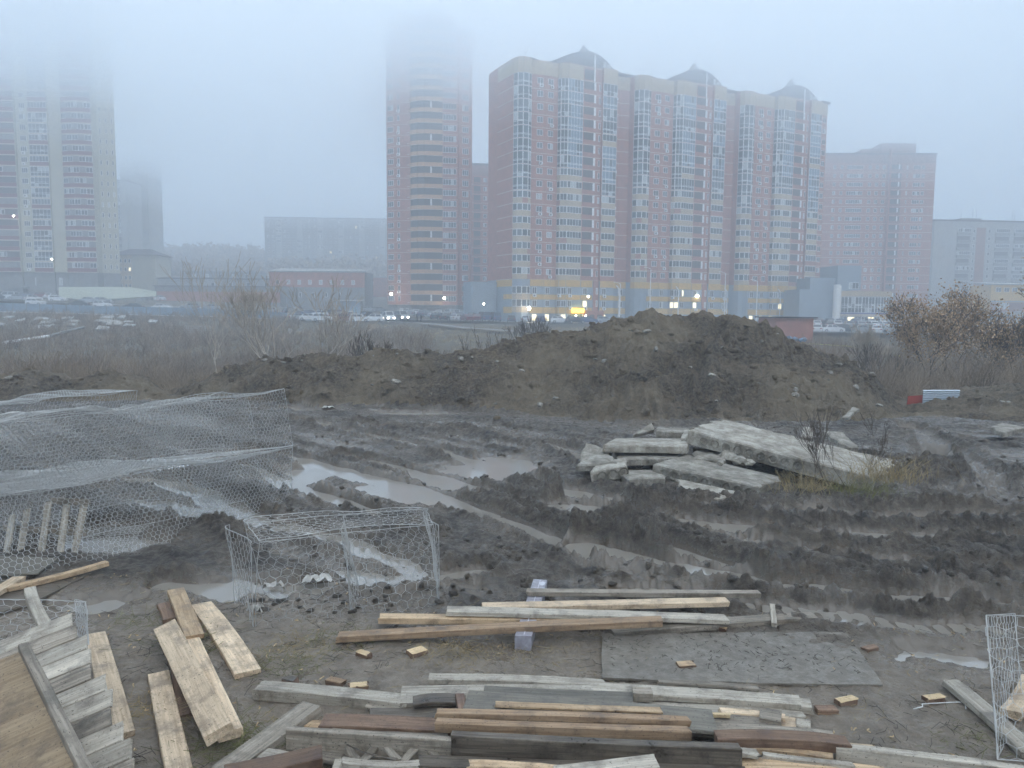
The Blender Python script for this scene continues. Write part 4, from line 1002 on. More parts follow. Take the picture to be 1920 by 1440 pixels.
for a, b2, m_, w_, l_ in OC_: oo = board(l_, a, b2, .075 if w_ > .05 else .05, w_, .055 if w_ > .05 else .03, m_, 'offcut', 'offcut', group='sawn offcuts lying on the mud', warp=0, jag=.012)
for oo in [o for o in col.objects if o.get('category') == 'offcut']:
    oo.data.materials.append(W_RED); oo.data.polygons.foreach_set('material_index', [0 if p.normal.z > .5 else 1 for p in oo.data.polygons])  # upward faces keep their own wood, all other faces take the reddish one
# muddy sheet lying flat
def sheet(name, label, cat, pts, z, t, m, nsub=6, jag=.006, zs=None, kind=None):
    q = [G(*p, (zs[i] if zs else z)) for i, p in enumerate(pts)]; ring = []
    for i in range(len(q)):
        a, b2 = q[i], q[(i + 1) % len(q)]
        for k in range(nsub): ring.append(a.lerp(b2, k / nsub) + Vector((random.uniform(-jag, jag), random.uniform(-jag, jag), 0)))
    n = len(ring); mb = MB(); c = sum(q, Vector()) / len(q)
    mb.mesh([v - c for v in ring] + [v - c - Vector((0, 0, t)) for v in ring], [tuple(range(n))[::-1], tuple(range(n, 2 * n))] + [(i, (i + 1) % n, n + (i + 1) % n, n + i) for i in range(n)])
    mb.f = [f[::-1] for f in mb.f]
    o = mb.build(name, m); o.location = c; return tag(o, label, cat)
M_SHEET = mud_mat('muddy_sheet', (.13, .112, .09), (.21, .185, .15), (.27, .24, .195), (.13, .115, .09), .012, .55)
sheet('fibre_sheet', 'large flat mud covered grey sheet lying on the ground in front of the middle pile', 'sheet', [(1130, 1188), (1585, 1184), (1657, 1284), (1420, 1280), (1128, 1271)], .055, .02, M_SHEET)
sheet('plywood_sheet', 'dark wet plywood sheet lying under the leaning pallet at the left edge', 'plywood', [(-60, 1068), (150, 1062), (205, 1058), (60, 1130), (-60, 1165)], .07, .02, W_DARK)
sheet('plywood_sheet', 'grey brown plywood sheet tucked against the foot of the leaning pallet', 'plywood', [(-60, 1040), (110, 1046), (70, 1075), (-60, 1080)], .12, .02, W_CHIP)
board('light tan batten rising to the right over the dark plywood at the left edge', (12, 1100), (200, 1052), .13, .09, .05, W_TAN, group=GB, z2=.16)
board('pale board end entering from the left edge above the wire net', (-30, 1118), (36, 1080), .14, .13, .05, W_PALE, group=GB)
board('short grey cracked post leaning over the slatted pallet', (56, 1100), (85, 1168), .62, .09, .06, W_LG, 'post', 'post', z2=.55)

# leaning pallet behind the big wire baskets
pal = empty('pallet', G(80, 1058), 0, 'upright weathered pallet with five slats leaning behind the big wire basket', 'pallet')
def up_board(root, name, a, b2, Da, Db, w_, t_, m_):
    """board whose face looks at the camera; a, b2 ends of its centre line"""
    p0 = P(*a, Da); p1 = P(*b2, Db); V, F = bar_mesh((p1 - p0).length, w_, t_)
    me = bpy.data.meshes.new(name); me.from_pydata(V, [], F); me.materials.append(m_); me.update()
    o = bpy.data.objects.new(name, me); col.objects.link(o)
    x = (p1 - p0).normalized(); z = Vector((-.2, -1, .15)); z = (z - x * z.dot(x)).normalized(); y = z.cross(x); c = (p0 + p1) / 2
    M = Matrix(((x.x, y.x, z.x, c.x), (x.y, y.y, z.y, c.y), (x.z, y.z, z.z, c.z), (0, 0, 0, 1)))
    attach(o, root, M)
    return o
for a, b2 in (((22, 965), (8, 1052)), ((50, 955), (32, 1058)), ((90, 942), (72, 1060)), ((124, 945), (108, 1060)), ((158, 938), (134, 1060))):
    up_board(pal, 'slat', a, b2, 9.35, 8.95, .095, .022, W_LG)
for a, b2 in (((5, 990), (158, 1000)), ((95, 939), (165, 942)), ((-20, 1040), (125, 1052))): up_board(pal, 'crossbar', a, b2, 9.35, 9.3, .07, .05, W_GREY)

# slatted grey pallet and brown plywood form at the lower left corner
sp = empty('slatted_pallet', G(150, 1400, .4), 0, 'big grey pallet of close slats sloping down at the lower left corner', 'pallet')
e0, e1 = P(128, 1150, 5.6), P(262, 1455, 4.2); l0, l1 = P(-160, 1265, 5.2), P(-60, 1600, 3.9)
ns = 11
for i in range(ns):
    t0, t1 = (i + .04) / ns, (i + .97) / ns
    a0, a1 = e0.lerp(e1, t0), e0.lerp(e1, t1); b0, b1 = l0.lerp(l1, t0), l0.lerp(l1, t1)
    j = random.uniform(-.03, .05); a0 += (a0 - b0).normalized() * j; a1 += (a1 - b1).normalized() * j
    p0, p1 = (b0 + b1) / 2, (a0 + a1) / 2; wd = (a1 - a0).length
    V, F = bar_mesh((p1 - p0).length, wd, .022, warp=.006); me = bpy.data.meshes.new('slat'); me.from_pydata(V, [], F); me.materials.append([W_LG, W_GREY, W_LG][i % 3]); me.update()
    o = bpy.data.objects.new('slat', me); col.objects.link(o)
    x = (p1 - p0).normalized(); y = -(a1 - a0); y = (y - x * y.dot(x)).normalized(); z = x.cross(y); z = z if z.z > 0 else -z; y = z.cross(x); c = (p0 + p1) / 2
    attach(o, sp, Matrix(((x.x, y.x, z.x, c.x), (x.y, y.y, z.y, c.y), (x.z, y.z, z.z, c.z), (0, 0, 0, 1))))
for f in (.12, .8):
    a = e0.lerp(l0, f) - Vector((0, 0, .09)); b2 = e1.lerp(l1, f) - Vector((0, 0, .09))
    V, F = bar_mesh((b2 - a).length, .09, .12); me = bpy.data.meshes.new('bearer'); me.from_pydata(V, [], F); me.materials.append(W_GREY); me.update()
    o = bpy.data.objects.new('bearer', me); col.objects.link(o); place(o, a, b2); attach(o, sp, o.matrix_basis.copy())
def quadboard(name, label, cat, q, t, m, parent=None):
    c = sum(q, Vector()) / 4; nrm = (q[1] - q[0]).cross(q[3] - q[0]).normalized(); nrm = nrm if nrm.z > 0 else -nrm
    x = (q[1] - q[0]).normalized(); y = nrm.cross(x); Mx = Matrix((x, y, nrm)).transposed(); inv = Mx.transposed()
    vs = [inv @ (v - c) for v in q]; mb = MB()
    mb.mesh([tuple(v) for v in vs] + [(v.x, v.y, v.z - t) for v in vs], [(0, 1, 2, 3), (7, 6, 5, 4), (0, 4, 5, 1), (1, 5, 6, 2), (2, 6, 7, 3), (3, 7, 4, 0)])
    o = mb.build(name, m); Mt = Matrix.Translation(c) @ Mx.to_4x4(); o.matrix_basis = Mt
    if parent: attach(o, parent, Mt)
    elif label: tag(o, label, cat)
    return o
fr = empty('plywood_form', G(60, 1500, .6), 0, 'brown plywood formwork board with raised batten edge lying on the slatted pallet', 'formwork')
q = [P(-130, 1290, 4.6), P(46, 1218, 4.75), P(176, 1480, 3.65), P(-60, 1640, 3.4)]
quadboard('plywood', None, None, q, .02, W_PLY, fr)
for a, b2 in ((q[1], q[2]), (q[0], q[1])):
    V, F = bar_mesh((b2 - a).length + .05, .06, .09); me = bpy.data.meshes.new('edge_batten'); me.from_pydata(V, [], F); me.materials.append(W_GREY); me.update()
    o = bpy.data.objects.new('edge_batten', me); col.objects.link(o); off = Vector((0, 0, .035)) if a is q[1] else Vector((0, .0, -.02))
    place(o, a + off, b2 + off); attach(o, fr, o.matrix_basis.copy())

# ---------------------------------------------------------------- wire baskets
M_WIRE = mat('galvanised_wire', (.48, .48, .465), .45, .6, metal=.2, var=.2, scale=4)
def tubes(E, r, ns=3):
    """E: (n,2,3) edges -> verts, quads"""
    a = E[:, 0]; b2 = E[:, 1]; d = b2 - a; L = np.linalg.norm(d, axis=1, keepdims=True); d = d / np.maximum(L, 1e-6)
    h = np.where(np.abs(d[:, 2:3]) < .9, np.array([[0, 0, 1.]]), np.array([[1., 0, 0]])); u = np.cross(d, h); u /= np.linalg.norm(u, axis=1, keepdims=True); v = np.cross(d, u)
    V = []
    for p in (a, b2):
        for k in range(ns): V.append(p + (u * math.cos(6.283 * k / ns) + v * math.sin(6.283 * k / ns)) * (r if np.isscalar(r) else r[:, None]))
    V = np.stack(V, 1); n = len(E); base = np.arange(n)[:, None] * 2 * ns
    F = np.stack([base[:, 0, None] + np.array([[k, (k + 1) % ns, ns + (k + 1) % ns, ns + k]]) for k in range(ns)], 1).reshape(-1, 4)
    return V.reshape(-1, 3), F
def hexnet(name, root, TL, TR, BR_, BL, cell=.095, r=.0020, bulge=.05, seed=0, rim=.0042):
    q = [np.array(v) for v in (TL, TR, BR_, BL)]
    W = (np.linalg.norm(q[1] - q[0]) + np.linalg.norm(q[2] - q[3])) / 2; H = (np.linalg.norm(q[3] - q[0]) + np.linalg.norm(q[2] - q[1])) / 2
    nx = max(2, int(round(W / (cell * .5)))); ny = max(2, int(round(H / (cell * .75))))
    rng = np.random.RandomState(seed + 5)
    I, J = np.meshgrid(np.arange(nx + 1), np.arange(ny + 1)); s = ((I + J) % 2) * 2 - 1
    U = I / nx; Vv = (J + s * .17) / ny
    U = U + rng.uniform(-.22, .22, U.shape) / nx; Vv = np.clip(Vv + rng.uniform(-.14, .14, U.shape) / ny, 0, 1)
    nrm = np.cross(q[1] - q[0], q[3] - q[0]); nrm = nrm / np.linalg.norm(nrm)
    def mapp(U, Vv):
        U2 = U + .012 * vn(Vv * 5, U * 7, seed + 1) / max(W, .5); V2 = Vv + .03 * vn(U * W * 1.3, Vv * 2, seed + 2) * np.sin(Vv * math.pi)
        p = (q[0] * ((1 - U2) * (1 - V2))[..., None] + q[1] * (U2 * (1 - V2))[..., None] + q[2] * (U2 * V2)[..., None] + q[3] * ((1 - U2) * V2)[..., None])
        b_ = bulge * (vn(U * W * .9, Vv * H * .9, seed + 3) + .5 * vn(U * W * 2.7, Vv * H * 2.7, seed + 4)) * (np.sin(np.clip(U, 0, 1) * math.pi) ** .5 + .25)
        return p + nrm * b_[..., None]
    Pn = mapp(U, Vv); E = []
    hz_ = np.stack([Pn[:, :-1], Pn[:, 1:]], 2).reshape(-1, 2, 3)
    k = (s[:-1] > 0); vt = np.stack([Pn[:-1][k], Pn[1:][k]], 1)
    E = np.concatenate([hz_, vt]); rr = np.concatenate([np.full(len(hz_), r), np.full(len(vt), r * 1.5)])
    t = np.linspace(0, 1, 24); z0 = np.zeros(24); o1 = np.ones(24)
    for (a, b2) in ((t, z0), (t, o1), (z0, t), (o1, t)):
        pp = mapp(a, b2); e = np.stack([pp[:-1], pp[1:]], 1); E = np.concatenate([E, e]); rr = np.concatenate([rr, np.full(len(e), rim)])
    c = np.array(root.location) if root else 0
    Vx, Fx = tubes(E - c, rr); return npmesh(name, Vx, Fx, M_WIRE, root, True)
# folded basket in the centre
g2 = empty('wire_basket', G(650, 1150), 0, 'open wire gabion basket with a middle divider standing in the mud at centre left', 'gabion', 'empty wire gabion baskets')
A_ = dict(ftl=P(486, 1016, 7.1), ftr=P(812, 984, 7.75), fbl=P(476, 1200, 6.95), fbr=P(824, 1146, 7.6), btl=P(458, 980, 7.75), btr=P(800, 957, 8.5), bbl=P(500, 1126, 7.95), bbr=P(822, 1096, 8.45))
def lp(a, b2, t): return A_[a].lerp(A_[b2], t)
hexnet('front_panel', g2, A_['ftl'], A_['ftr'], A_['fbr'], A_['fbl'], .11, .0017, 0.088, 1)
hexnet('back_panel', g2, A_['btl'], A_['btr'], A_['bbr'], A_['bbl'], .11, .0017, 0.066, 2)
hexnet('lid_panel', g2, A_['btl'], A_['btr'], A_['ftr'], A_['ftl'], .10, .0018, 0.066, 3)
hexnet('floor_panel', g2, A_['bbl'], A_['bbr'], A_['fbr'], A_['fbl'], .10, .0017, 0.033, 4)
hexnet('side_panel', g2, A_['btl'] + Vector((-.12, 0, -.02)), A_['ftl'] + Vector((-.08, -.05, 0)), A_['fbl'], A_['bbl'] + Vector((-.25, -.3, 0)), .085, .0019, 0.110, 5)
hexnet('side_panel', g2, A_['btr'], A_['ftr'] + Vector((.06, 0, 0)), A_['fbr'], A_['bbr'], .085, .0019, 0.066, 6)
hexnet('divider_panel', g2, lp('btl', 'btr', .52), lp('ftl', 'ftr', .48), lp('fbl', 'fbr', .50), lp('bbl', 'bbr', .52), .085, .002, 0.066, 7)
# big stretched baskets on the left
g1 = empty('wire_basket', P(250, 1000, 10), 0, 'big upper gabion basket stretched along the left with its corner peak before the long bank', 'gabion', 'empty wire gabion baskets')
hexnet('front_panel', g1, P(-80, 798, 8.0), P(532, 728, 12.1), P(548, 836, 12.1), P(-80, 938, 8.2), .07, .0022, 0.14, 11)
hexnet('back_panel', g1, P(-80, 800, 9.6), P(392, 742, 13.3), P(420, 836, 13.4), P(-80, 905, 9.8), .07, .0022, 0.17, 12)
hexnet('inner_panel', g1, P(-80, 792, 8.8), P(460, 738, 12.7), P(480, 836, 12.8), P(-80, 925, 9.0), .075, .0022, .22, 19)
hexnet('lid_panel', g1, P(-80, 782, 9.0), P(400, 744, 13.2), P(532, 728, 12.1), P(-80, 800, 8.0), .07, .0022, 0.09, 13)
hexnet('floor_panel', g1, P(-80, 888, 9.4), P(330, 858, 13.2), P(548, 836, 12.1), P(-80, 938, 8.2), .06, .0023, .04, 14)
g3 = empty('wire_basket', P(300, 1060, 9), 0, 'lower gabion basket spreading to the ground in front of the leaning pallet', 'gabion', 'empty wire gabion baskets')
hexnet('front_panel', g3, P(-80, 940, 8.1), P(548, 839, 12.05), P(545, 943, 11.9), P(10, 1127, 7.8), .07, .0022, 0.10, 15)
hexnet('back_panel', g3, P(-80, 915, 9.2), P(470, 850, 12.9), P(500, 900, 13), P(-80, 1010, 9.4), .07, .0022, 0.14, 16)
hexnet('inner_panel', g3, P(-80, 930, 8.7), P(500, 846, 12.5), P(520, 925, 12.4), P(-80, 1060, 8.6), .075, .0022, .20, 20)
hexnet('lid_panel', g3, P(-80, 915, 9.2), P(470, 850, 12.9), P(548, 839, 12.0), P(-80, 942, 8.1), .06, .0023, .05, 17)
hexnet('floor_panel', g3, P(60, 985, 10.3), P(480, 915, 12.9), P(540, 946, 11.9), P(150, 1092, 8.4), .07, .0022, 0.03, 18)
g4 = empty('wire_basket', P(150, 800, 13.5), 0, 'flattened gabion basket lying behind the big upper basket at the left', 'gabion', 'empty wire gabion baskets')
hexnet('front_panel', g4, P(-80, 765, 10.5), P(258, 733, 15), P(255, 760, 15), P(-80, 800, 10.6), .10, .0024, .05, 21)
hexnet('lid_panel', g4, P(-80, 755, 11.5), P(172, 732, 16), P(258, 733, 15), P(-80, 766, 10.5), .09, .0024, .04, 22)
g5 = empty('wire_basket', P(1900, 1300, 5), 0, 'large meshed gabion corner at the right edge over the warped board', 'gabion', 'empty wire gabion baskets')
hexnet('front_panel', g5, P(1850, 1154, 5.5), P(2080, 1160, 5.3), P(2080, 1440, 4.7), P(1872, 1424, 4.85), .115, .0019, .03, 31)
hexnet('side_panel', g5, P(1905, 1150, 6.2), P(1850, 1154, 5.5), P(1872, 1424, 4.85), P(1920, 1350, 5.6), .115, .0019, .03, 32)
g6 = empty('wire_basket', P(60, 1200, 6.2), 0, 'low piece of gabion net at the left edge behind the slatted pallet', 'gabion', 'empty wire gabion baskets')
hexnet('front_panel', g6, P(-80, 1124, 6.6), P(160, 1128, 6.9), P(172, 1262, 6.2), P(-80, 1300, 5.9), .10, .0019, .03, 33)
hexnet('side_panel', g6, P(140, 1124, 7.2), P(160, 1128, 6.9), P(172, 1262, 6.2), P(150, 1240, 6.5), .07, .002, .02, 34)
# white rags in the centre basket, string on the right
M_RAG = mat('white_rag', (.5, .48, .44), .8, var=.3, scale=12)
for (px, py, s_, l_) in ((512, 1101, .09, 'crumpled white rag inside the wire basket near its left side'), (595, 1090, .13, 'longer torn white rag inside the wire basket near the divider'), (616, 765, .16, 'white plastic scrap in front of the long bank'), (480, 1146, .07, 'small white scrap at the left foot of the centre basket')):
    mb = MB(); n = 9; g = G(px, py, .03)
    vs = []
    for j in range(5):
        for i in range(n):
            vs.append(((i / (n - 1) - .5) * 2.4 * s_ + random.uniform(-.01, .01), (j / 4 - .5) * s_ * 1.1 + random.uniform(-.02, .02), random.uniform(0, .06) * (1 if 0 < i < n - 1 else .1)))
    mb.mesh(vs, [(j * n + i, j * n + i + 1, (j + 1) * n + i + 1, (j + 1) * n + i) for j in range(4) for i in range(n - 1)])
    o = mb.build('rag', M_RAG, smooth=True, loc=(g.x, g.y, .04), rz=random.uniform(-.3, .3)); tag(o, l_, 'rag')
mb = MB(); pts = [(1713, 1329), (1730, 1325), (1729, 1320), (1760, 1318), (1785, 1317), (1809, 1316), (1811, 1329)]
for a, b2 in zip(pts[:-1], pts[1:]): mb.tube(G(*a, .045), G(*b2, .045), .004, .004, 5)
tag(mb.build('string', mat('white_string', (.7, .7, .68), .7, var=0)), 'thin white string lying bent on the mud at the lower right', 'string')

# ---------------------------------------------------------------- broken concrete slabs
def conc(name, c0, c1, c2, rough=.85):
    m = bpy.data.materials.new(name); m.use_nodes = True; n = m.node_tree.nodes; L = m.node_tree.links; b = n['Principled BSDF']; tc = n.new('ShaderNodeTexCoord')
    t = n.new('ShaderNodeTexNoise'); t.inputs['Scale'].default_value = 2.6; t.inputs['Detail'].default_value = 12; t.inputs['Roughness'].default_value = .78; L.new(tc.outputs['Object'], t.inputs['Vector'])
    r = n.new('ShaderNodeValToRGB'); e = r.color_ramp.elements; e[0].position = .36; e[0].color = (*c0, 1); e[1].position = .62; e[1].color = (*c2, 1); x = e.new(.5); x.color = (*c1, 1)
    L.new(t.outputs['Fac'], r.inputs[0]); L.new(r.outputs[0], b.inputs['Base Color']); b.inputs['Roughness'].default_value = rough
    t2 = n.new('ShaderNodeTexNoise'); t2.inputs['Scale'].default_value = 28; t2.inputs['Detail'].default_value = 6; L.new(tc.outputs['Object'], t2.inputs['Vector'])
    bp = n.new('ShaderNodeBump'); bp.inputs['Distance'].default_value = .02; L.new(t2.outputs['Fac'], bp.inputs['Height']); L.new(bp.outputs[0], b.inputs['Normal']); return m
M_SLAB = conc('slab_concrete', (.15, .13, .10), (.31, .285, .24), (.50, .475, .415)); M_SLAB2 = conc('dull_concrete', (.10, .09, .072), (.24, .22, .185), (.40, .38, .33)); M_SLABF = conc('far_concrete', (.28, .28, .27), (.38, .38, .36), (.45, .45, .43))
def slab(label, q, t, m, discs=0, jag=.012, name='concrete_slab', cat='slab', group='broken concrete slabs in a heap', jr=(0, 0, 0, 0), disc_edge=(3, 2), disc_r=.075, rng=(.12, .8)):
    ring = []
    for i in range(4):
        a, b2 = q[i], q[(i + 1) % 4]; n = max(3, int((b2 - a).length / .16)); j = jag + jr[i]
        for k in range(n):
            e = 0 if k == 0 else j
            ring.append(a.lerp(b2, k / n) + Vector((random.uniform(-e, e), random.uniform(-e, e), random.uniform(-.002, .002))))
    c = sum(q, Vector()) / 4; nr = (q[1] - q[0]).cross(q[3] - q[0]).normalized(); nr = nr if nr.z > 0 else -nr
    n = len(ring); rg = [v - c for v in ring]; cc = Vector((0, 0, 0)); ins = [v * (1 - .035 / max(v.length, .1)) + nr * .0 for v in rg]
    lo = [v - nr * .022 for v in rg]; bt = [v - nr * t + Vector((random.uniform(-.01, .01), random.uniform(-.01, .01), 0)) for v in rg]
    mb = MB(); vs = [cc] + ins + lo + bt
    fs = [(0, 1 + i, 1 + (i + 1) % n) for i in range(n)]
    for a0 in (0, 1): fs += [(1 + a0 * n + i, 1 + (a0 + 1) * n + i, 1 + (a0 + 1) * n + (i + 1) % n, 1 + a0 * n + (i + 1) % n) for i in range(n)]
    fs.append(tuple(1 + 2 * n + i for i in range(n)))
    mb.mesh(vs, fs); o = mb.build(name, m); o.location = c; tag(o, label, cat, group)
    if discs:
        a, b2 = q[disc_edge[0]], q[disc_edge[1]]; x = (b2 - a).normalized(); out_ = x.cross(nr); out_ = out_ if out_.y < 0 else -out_; ca = (a + b2) / 2
        for k in range(discs):
            u = rng[0] + (rng[1] - rng[0]) * k / (discs - 1); p = a.lerp(b2, u) - nr * (t * .52) + out_ * .028 - c
            mb = MB(); N = 14; r1, r2 = disc_r, disc_r * .72
            o1 = [p + (x * math.cos(6.283 * i / N) + nr * math.sin(6.283 * i / N)) * r1 for i in range(N)]; o2 = [p - out_ * .03 + (x * math.cos(6.283 * i / N) + nr * math.sin(6.283 * i / N)) * r2 for i in range(N)]
            mb.mesh(o1 + o2, [(i, (i + 1) % N, N + (i + 1) % N, N + i) for i in range(N)] + [tuple(range(N, 2 * N))]); mb.build('core_hole', M_SLAB2, o)
    return o
slab('largest pale slab with round core marks along its near edge lying tilted on the heap', [P(1350, 785, 15.6), P(1690, 866, 13.9), P(1642, 896, 12.6), P(1291, 806, 14.3)], .26, M_SLAB, 9, jr=(.05, .12, .0, .1), rng=(.1, .62))
slab('lower grey slab with core marks leaning in front of the largest slab', [P(1284, 850, 14.2), P(1462, 893, 13.0), P(1424, 913, 12.0), P(1225, 869, 13.2)], .24, M_SLAB2, 9, jr=(.05, .10, .0, .05), rng=(.12, .92))
slab('thin flat slab on the left of the heap', [P(1152, 821, 15.0), P(1293, 822, 14.8), P(1288, 836, 13.9), P(1130, 834, 14.0)], .14, M_SLAB, 0)
slab('second flat slab just under the thin flat slab', [P(1150, 846, 14.6), P(1288, 843, 14.6), P(1270, 858, 13.8), P(1158, 860, 13.7)], .13, M_SLAB2, 0)
slab('earth covered slab sloping down at the far left of the heap', [P(1098, 830, 14.6), P(1140, 842, 14.4), P(1158, 868, 13.2), P(1080, 872, 13.4)], .12, M_SLAB2, 0, .06)
h = slab('hollow core slab end with two open holes at the left foot of the heap', [P(1118, 866, 13.6), P(1172, 858, 13.6), P(1174, 872, 13.0), P(1106, 884, 12.9)], .22, M_SLAB, 3, .03, rng=(.3, .9), disc_r=.085)
slab('half buried flat piece below the hollow core end', [P(1160, 880, 13.4), P(1236, 882, 13.3), P(1246, 896, 12.7), P(1180, 898, 12.6)], .15, M_SLAB2, 0, .05)
slab('thin slab edge sticking out under the lower grey slab', [P(1266, 897, 12.8), P(1380, 920, 12.0), P(1345, 934, 11.7), P(1282, 920, 12.1)], .08, M_SLAB, 0, .05)
slab('triangular slab piece leaning up behind the thin flat slab', [P(1222, 792, 16.6), P(1228, 806, 16.4), P(1190, 814, 16.0), P(1188, 812, 16.2)], .1, M_SLAB2, 0, .02)
slab('narrow slab lying behind the left corner of the largest slab', [P(1232, 800, 16.4), P(1292, 803, 16.4), P(1290, 810, 15.8), P(1230, 808, 15.8)], .14, M_SLAB2, 0)
slab('broken corner piece touching the left end of the largest slab', [P(1282, 806, 15.2), P(1300, 804, 15.0), P(1294, 822, 14.4), P(1276, 822, 14.5)], .12, M_SLAB, 0, .04)
slab('upright concrete block behind the middle of the largest slab', [P(1508, 799, 16.0), P(1527, 801, 16.0), P(1523, 820, 15.6), P(1503, 817, 15.6)], .12, M_SLAB, 0, .01)
slab('long concrete strip lying behind the largest slab', [P(1540, 806, 16.4), P(1580, 810, 16.6), P(1610, 838, 15.4), P(1590, 838, 15.2)], .1, M_SLAB2, 0, .03)
slab('rubble slab jammed between the two big slabs', [P(1300, 838, 14.6), P(1370, 846, 14.4), P(1360, 862, 13.6), P(1298, 858, 13.7)], .14, M_SLAB2, 0, .07)
slab('flat slab half buried in the right mound', [P(1880, 792, 19), P(1920, 800, 18.6), P(1880, 812, 17.4), P(1858, 800, 18.4)], .12, M_SLAB2, 0, .05)
slab('slanting slab buried in the left flank of the big mound top', [P(1095, 640, 26.6), P(1108, 646, 26.4), P(1113, 662, 25.6), P(1104, 662, 25.6)], .12, M_SLAB2, 0, .02, group='slabs in the big mound')
slab('slab sticking out lower on the left flank of the big mound', [P(1108, 693, 24.4), P(1140, 702, 24.1), P(1141, 711, 23.6), P(1106, 699, 23.9)], .14, M_SLAB, 0, .02, group='slabs in the big mound')
slab('flat stone slab on the lower right flank of the big mound', [P(1600, 762, 21), P(1612, 766, 20.8), P(1592, 782, 19.8), P(1578, 782, 20)], .08, M_SLAB2, 0, .03, group='slabs in the big mound')
# loose stones and clods
def rock(bmv, c, s, seed):
    rng = random.Random(seed); phi = (1 + 5 ** .5) / 2
    V = [(-1, phi, 0), (1, phi, 0), (-1, -phi, 0), (1, -phi, 0), (0, -1, phi), (0, 1, phi), (0, -1, -phi), (0, 1, -phi), (phi, 0, -1), (phi, 0, 1), (-phi, 0, -1), (-phi, 0, 1)]
    Fc = [(0, 11, 5), (0, 5, 1), (0, 1, 7), (0, 7, 10), (0, 10, 11), (1, 5, 9), (5, 11, 4), (11, 10, 2), (10, 7, 6), (7, 1, 8), (3, 9, 4), (3, 4, 2), (3, 2, 6), (3, 6, 8), (3, 8, 9), (4, 9, 5), (2, 4, 11), (6, 2, 10), (8, 6, 7), (9, 8, 1)]
    sx, sy, sz = [rng.uniform(.6, 1.3) for _ in range(3)]; a = rng.uniform(0, 6.28); ca, sa = math.cos(a), math.sin(a); vs = []
    for v in V:
        k = s / 1.9 * rng.uniform(.75, 1.2); x, y, z = v[0] * sx * k, v[1] * sy * k, v[2] * sz * k * .7
        vs.append((c[0] + x * ca - y * sa, c[1] + x * sa + y * ca, c[2] + z))
    bmv.mesh(vs, Fc)
for i, (px, py, Dd, s_) in enumerate([(1365, 855, 13.9, .17), (1385, 862, 13.6, .14), (1330, 852, 14.2, .12), (1405, 866, 13.4, .12), (1350, 868, 13.2, .10), (1186, 662, 26, .2), (1195, 670, 25.6, .2)]):
    mb = MB(); rock(mb, (0, 0, 0), s_, i); o = mb.build('concrete_lump', M_SLAB if i < 4 else M_SLAB2, loc=P(px, py, Dd))
    tag(o, ['pale squarish lump between the two big slabs', 'grey lump right of the squarish lump in the slab gap', 'small lump at the left end of the slab gap', 'small lump farthest right in the slab gap', 'small lump lying low in front of the slab gap rubble', 'left of two stones high on the big mound', 'right of two stones high on the big mound'][i], 'lump')
# ================================================================ vegetation
def gzs(xs, ys): return height(np.asarray(xs, float), np.asarray(ys, float))[0]
M_TWIG = mat('bare_twigs', (.12, .10, .085), .9, var=.2, scale=1.5); M_TWIGP = mat('pale_bark', (.44, .39, .33), .85, var=.25, scale=2)
M_BARK = mat('dark_bark', (.07, .058, .048), .9, var=.3, scale=6); M_STRAW = mat('dry_straw', (.34, .27, .15), .85, var=.3, scale=6)
M_GRASS = mat('green_grass', (.17, .17, .07), .8, var=.3, scale=8); M_LEAF = mat('brown_leaves', (.38, .24, .13), .8, var=.5, scale=1.0, tint=(.42, .29, .17))
M_SCRUB = mat('brown_scrub', (.20, .15, .105), .9, var=.45, scale=.35, tint=(.28, .22, .16))
def grow(E, p, d, L, r, depth, rng, spread=.55, up=.15, n=(2, 4), minr=.004):
    """adds segments (p0, p1, r0, r1)"""
    k = 3; seg = L / k
    for i in range(k):
        r1 = max(r * (1 - .22 * (i + 1) / k * 1.2), minr)
        d = Vector((d.x + rng.uniform(-.16, .16), d.y + rng.uniform(-.16, .16), d.z + rng.uniform(-.08, .1) + up * .12)).normalized()
        q = p + d * seg; E.append((tuple(p), tuple(q), r, r1))
        if depth > 0 and i > 0:
            for _ in range(rng.randint(0, 1)):
                a = Vector((rng.uniform(-1, 1), rng.uniform(-1, 1), rng.uniform(-.1, .8))); grow(E, q, (d + a * spread * 1.3).normalized(), L * rng.uniform(.45, .7), r1 * .5, depth - 1, rng, spread, up, n, minr)
        p = q; r = r1
    if depth > 0:
        for _ in range(rng.randint(*n)):
            a = Vector((rng.uniform(-1, 1), rng.uniform(-1, 1), rng.uniform(-.2, .6))); grow(E, p, (d + a * spread).normalized(), L * rng.uniform(.6, .85), r * .68, depth - 1, rng, spread, up, n, minr)
def seg_tubes(E, ns=3):
    a = np.array([[e[0], e[1]] for e in E]); r0 = np.array([e[2] for e in E]); r1 = np.array([e[3] for e in E])
    V, F = tubes(a, r0, ns); V = V.reshape(-1, 2, ns, 3); c = a[:, 1][:, None, :]; V[:, 1] = c + (V[:, 1] - c) * (r1 / r0)[:, None, None]
    return V.reshape(-1, 3), F
